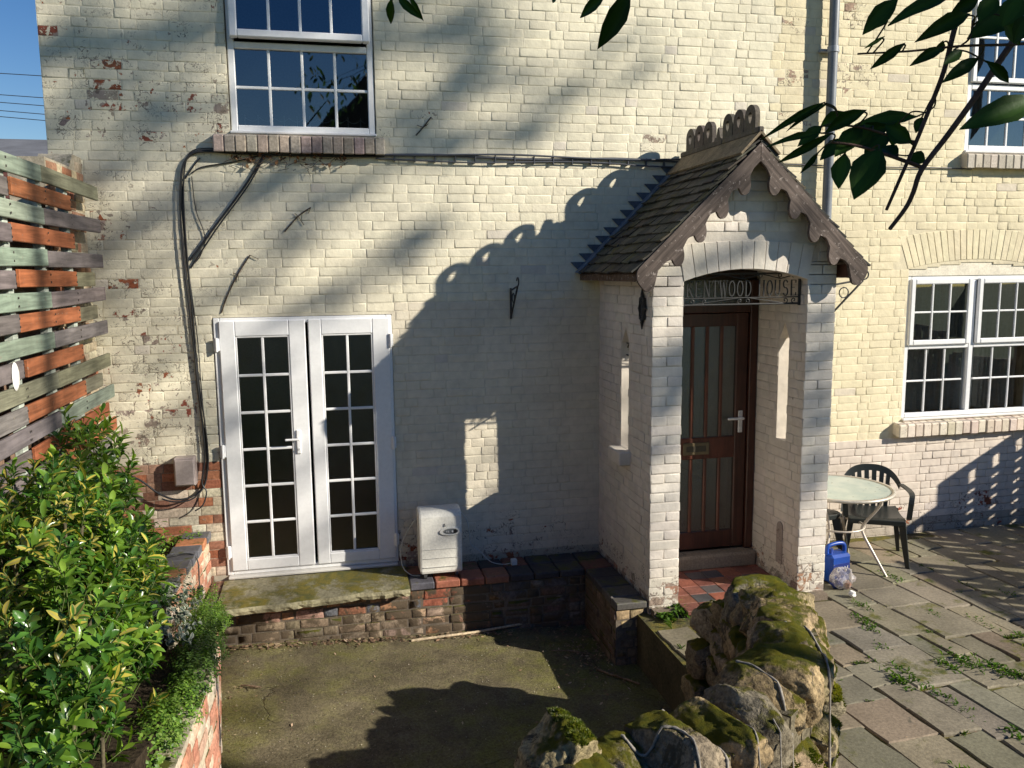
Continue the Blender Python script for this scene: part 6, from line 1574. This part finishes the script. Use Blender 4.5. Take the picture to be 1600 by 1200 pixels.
# tree far to the right: its boughs dapple the wall
def toward(x, y, z, d): return Vector((x, y, z))+SUN*d
DAP = []
def streaks(n, x0, x1, z0, z1, ln, th, dn):
    for _ in range(n):
        x, z = rt_.uniform(x0, x1), rt_.uniform(z0, z1); l_ = rt_.uniform(.5, 1.2)*ln; a = math.radians(rt_.gauss(24, 12)); DAP.append((x-l_*math.cos(a)/2, z-l_*math.sin(a)/2, x+l_*math.cos(a)/2, z+l_*math.sin(a)/2, th*rt_.uniform(.6, 1.3), dn*rt_.uniform(.6, 1.3)))
streaks(12, -1.9, -.7, 3.95, 4.8, .7, .05, .9); streaks(7, -1.9, -.8, 3.2, 3.9, .6, .035, .6); streaks(8, .45, 1.4, 4.35, 4.85, .6, .05, 1.0); streaks(11, .45, 2.0, 3.5, 4.3, .30, .035, .8)
streaks(7, -.6, 1.0, 2.65, 3.2, .6, .04, .7); streaks(4, -1.0, .3, 2.15, 2.6, .5, .03, .5); streaks(6, -1.7, -.9, 1.3, 3.1, .4, .035, .5); streaks(4, -.9, .3, .8, 1.9, .5, .03, .5); streaks(4, 1.8, 2.8, 4.0, 4.9, .25, .035, .5); streaks(9, -.75, .45, 3.5, 4.7, .6, .045, .9); streaks(6, -.9, .4, .35, 2.0, .55, .035, .6); streaks(5, .45, 1.6, 3.5, 4.3, .2, .03, .8)
DAP3 = [(2.2, -1.23, 1.78, 2.6, 1.93, 0.062, 1.70), (2.25, -1.23, 1.62, 2.6, 1.7, 0.056, 1.53), (2.25, -1.23, 1.40, 2.5, 1.47, 0.050, 1.36), (2.2, -1.23, 1.12, 2.45, 1.18, 0.050, 1.19), (3.5, -1.23, 1.75, 3.85, 1.87, 0.062, 1.70), (3.5, -1.23, 1.50, 3.85, 1.58, 0.050, 1.53), (3.5, -1.23, 1.25, 3.85, 1.38, 0.056, 1.53), (3.5, -1.23, .98, 3.85, 1.05, 0.050, 1.19), (3.5, -1.23, .80, 3.75, .86, 0.044, 1.02), (3.5, -1.23, 2.05, 3.85, 2.15, 0.050, 1.19), (2.5, -1.23, 2.5, 3.2, 2.65, 0.050, 1.02)]
it = []; boughs = []; tr_top = toward(0, 0, 4.6, 27)
base = Vector((tr_top.x-3.6, tr_top.y-.5, -.7))
def bough(p0, p1, th, dn):
    P = [p0.lerp(p1, q/5)+Vector((rt_.uniform(-.1, .1),)*3) for q in range(6)]
    root = Vector((base.x+rt_.uniform(-.2, .2), base.y, P[0].z-1.2+rt_.uniform(-.5, .3)))
    boughs.append(([root, root.lerp(P[0], .5)+Vector((0, 0, -.25)), P[0]]+P[1:], .016))
    for i in range(int(dn*(p1-p0).length*70)):
        c = p0.lerp(p1, rt_.random())+Vector((rt_.gauss(0, th*.75), rt_.gauss(0, th*.75), rt_.gauss(0, th*.6))); s_ = rt_.uniform(.08, .17)
        it.append((leaf_mat4(c, (rt_.uniform(-1, 1), rt_.uniform(-1, 1), rt_.uniform(-1, .3)), (rt_.uniform(-1, 1), rt_.uniform(-1, 1), 1), s_, s_*.5), rt_.randrange(3)))
for x0, z0, x1, z1, th, dn in DAP:
    d = 26+rt_.uniform(-3, 3); bough(toward(x0, 0, z0, d), toward(x1, 0, z1, d+rt_.uniform(-.5, .5)), th, dn)
for x0, y0, z0, x1, z1, th, dn in DAP3:
    d = 23+rt_.uniform(-2, 2); bough(toward(x0, y0, z0, d), toward(x1, y0, z1, d), th, dn)
trunk_r = .22
tree('garden_tree', 'tall open tree standing well to the right of the garden, outside the picture', base, [base, base+Vector((.1, 0, 4)), base+Vector((-.1, .2, 9)), base+Vector((0, .1, 15.5))], boughs, it, TT)
# the evergreen tree that carries the overhanging twigs, above and behind the camera
it = []; boughs = []; base = Vector((3.3, -7.3, .82)); rt_ = random.Random(103)
for (c, r, n_) in (((2.05, -6.5, 3.50), (.75, .42, .40), 520), ((1.45, -6.32, 3.62), (.5, .3, .34), 260), ((2.9, -7.0, 3.9), (.8, .5, .6), 260), ((1.2, -6.35, 3.95), (.6, .35, .3), 160)):
    boughs.append(([base+Vector((0, 0, 1.7)), Vector(c)*.5+(base+Vector((0, 0, 2.6)))*.5, Vector(c)], .03))
    for i in range(n_):
        o = Vector((rt_.gauss(0, .5), rt_.gauss(0, .5), rt_.gauss(0, .5))); p = Vector(c)+Vector((o.x*r[0], o.y*r[1], o.z*r[2])); s_ = rt_.uniform(.09, .13)
        it.append((leaf_mat4(p, (rt_.uniform(-1, 1), rt_.uniform(-1, 1), rt_.uniform(-1, .2)), (rt_.uniform(-.7, .7), rt_.uniform(-.7, .7), 1), s_, s_*.42), rt_.randrange(3)))
trunk_r = .09
tree('evergreen_tree', 'evergreen tree beside the photographer whose twigs hang into the top of the picture', base, [base, base+Vector((.05, .05, 1)), base+Vector((-.1, .1, 2.2)), base+Vector((-.3, .2, 3.2))], boughs, it, LT)
# tree behind the camera, mirrored in the windows
it = []; boughs = []; base = Vector((3.2, -15.5, .82)); rt_ = random.Random(107); trunk_r = .2
for i in range(34):
    c = base+Vector((rt_.uniform(-3.4, 1.5), rt_.uniform(-1.2, 1.2), rt_.uniform(5.9, 9.5))); boughs.append(([base+Vector((.2, 0, 3+rt_.random()*3)), (base+Vector((.2, 0, 8)))*.4+c*.6, c], .012))
    for q in range(26):
        p = c+Vector((rt_.gauss(0, .4), rt_.gauss(0, .4), rt_.gauss(0, .4))); s_ = rt_.uniform(.14, .25); it.append((leaf_mat4(p, (rt_.uniform(-1, 1), rt_.uniform(-1, 1), -1), (rt_.uniform(-1, 1), rt_.uniform(-1, 1), 1), s_, s_*.4), rt_.randrange(3)))
tree('garden_tree', 'leafy tree behind the photographer mirrored in the upper window', base, [base, base+Vector((.1, 0, 3)), base+Vector((.2, .1, 5)), base+Vector((.3, 0, 8))], boughs, it, TT)
# neighbouring buildings
nb = thing('neighbour_house', 'low slate roofed building far behind the fence at the left edge', 'house', (-9, 16, -.7))
m = MB(); box(m, -5, 3.6, -2, 4, 0, 5.72, col=(.13, .055, .05)); m.build('wall', M['brick'], nb)
m = MB(); m.add([(-5.2, -2.2, 5.72), (3.8, -2.2, 5.72), (3.8, 1, 6.62), (-5.2, 1, 6.62), (-5.2, 4.2, 5.72), (3.8, 4.2, 5.72), (-5.2, -2.2, 5.64), (3.8, -2.2, 5.64)], [(0, 1, 2, 3), (3, 2, 5, 4), (1, 5, 2), (0, 3, 4), (6, 7, 1, 0)], col=(.15, .155, .17)); m.build('roof', M['plain'], nb)
nb = thing('neighbour_house', 'gabled brick house behind the photographer mirrored in the windows', 'house', (2.5, -27, .8))
m = MB(); box(m, -4.2, 4.2, -4, 0, 0, 5.2, col=(.28, .14, .09)); m.build('wall', M['brick'], nb)
m = MB(); prism(m, [(-4.5, 5.2), (4.5, 5.2), (0, 10.2)], lambda u, v: (u, .15, v), lambda u, v: (u, -4.2, v), col=(.05, .045, .045)); m.build('roof', M['tile'], nb)
for x_ in (-2, 2):
    m = MB(); bbox(m, x_-.6, x_+.6, -.02, .05, 2.6, 4.0, .01, col=(.7, .7, .7)); f = m.build('window', M['upvc'], nb); m = MB(); m.add([(x_-.5, .055, 2.7), (x_+.5, .055, 2.7), (x_+.5, .055, 3.9), (x_-.5, .055, 3.9)], [(0, 1, 2, 3)]); m.build('pane', M['glass'], f)
for i, (y0, z0, y1, z1) in enumerate(((12, 6.9, 12, 6.55), (12, 6.62, 12, 6.05), (12, 6.55, 12, 5.85), (12, 6.45, 12, 5.65), (12, 6.38, 12, 5.5))):
    m = MB(); P = [(-14+13*q/12, 12, z0+1.0*(1-q/12)*.6+(z1-z0)*q/12-.5*math.sin(PI*q/12)) for q in range(13)]; tube(m, P, .009, 4, col=(.03, .03, .035))
    tag(m.build('overhead_wire', M['plastic']), ['topmost overhead wire crossing the sky left of the house', 'upper middle overhead wire crossing the sky left of the house', 'central overhead wire crossing the sky left of the house', 'lower middle overhead wire crossing the sky left of the house', 'lowest overhead wire crossing the sky left of the house'][i], 'wire', 'overhead wires in the strip of sky')
# trellis to the right of the terrace: throws the lattice shadow on the plinth
tl = thing('garden_trellis', 'timber lattice trellis standing along the right side of the terrace', 'trellis', (8.0, -1.34, -.2))
def bar(n_, y0, y1, z0, z1, x_=0, t=.02):
    m = MB(); bbox(m, x_-t, x_+t, y0, y1, z0, z1, .003, col=(.22, .16, .10)); m.build(n_, M['plank'], tl)
for ya, yb, ht in ((.0, 1.28, 1.72), (-1.15, -.02, 1.50), (-2.75, -1.30, 1.80)):
    bar('post', ya, ya+.07, 0, ht, 0, .035); bar('post', yb-.07, yb, 0, ht, 0, .035); bar('rail', ya, yb, ht-.05, ht+.03, .03)
    for i in range(int((ht-.1)/.108)): z = .06+i*.108; bar('slat', ya, yb, z, z+.080, .03, .008)
    for i in range(int((yb-ya-.1)/.16)): y = ya+.10+i*.16; bar('lath', y, y+.115, .05, ht, -.03, .008)
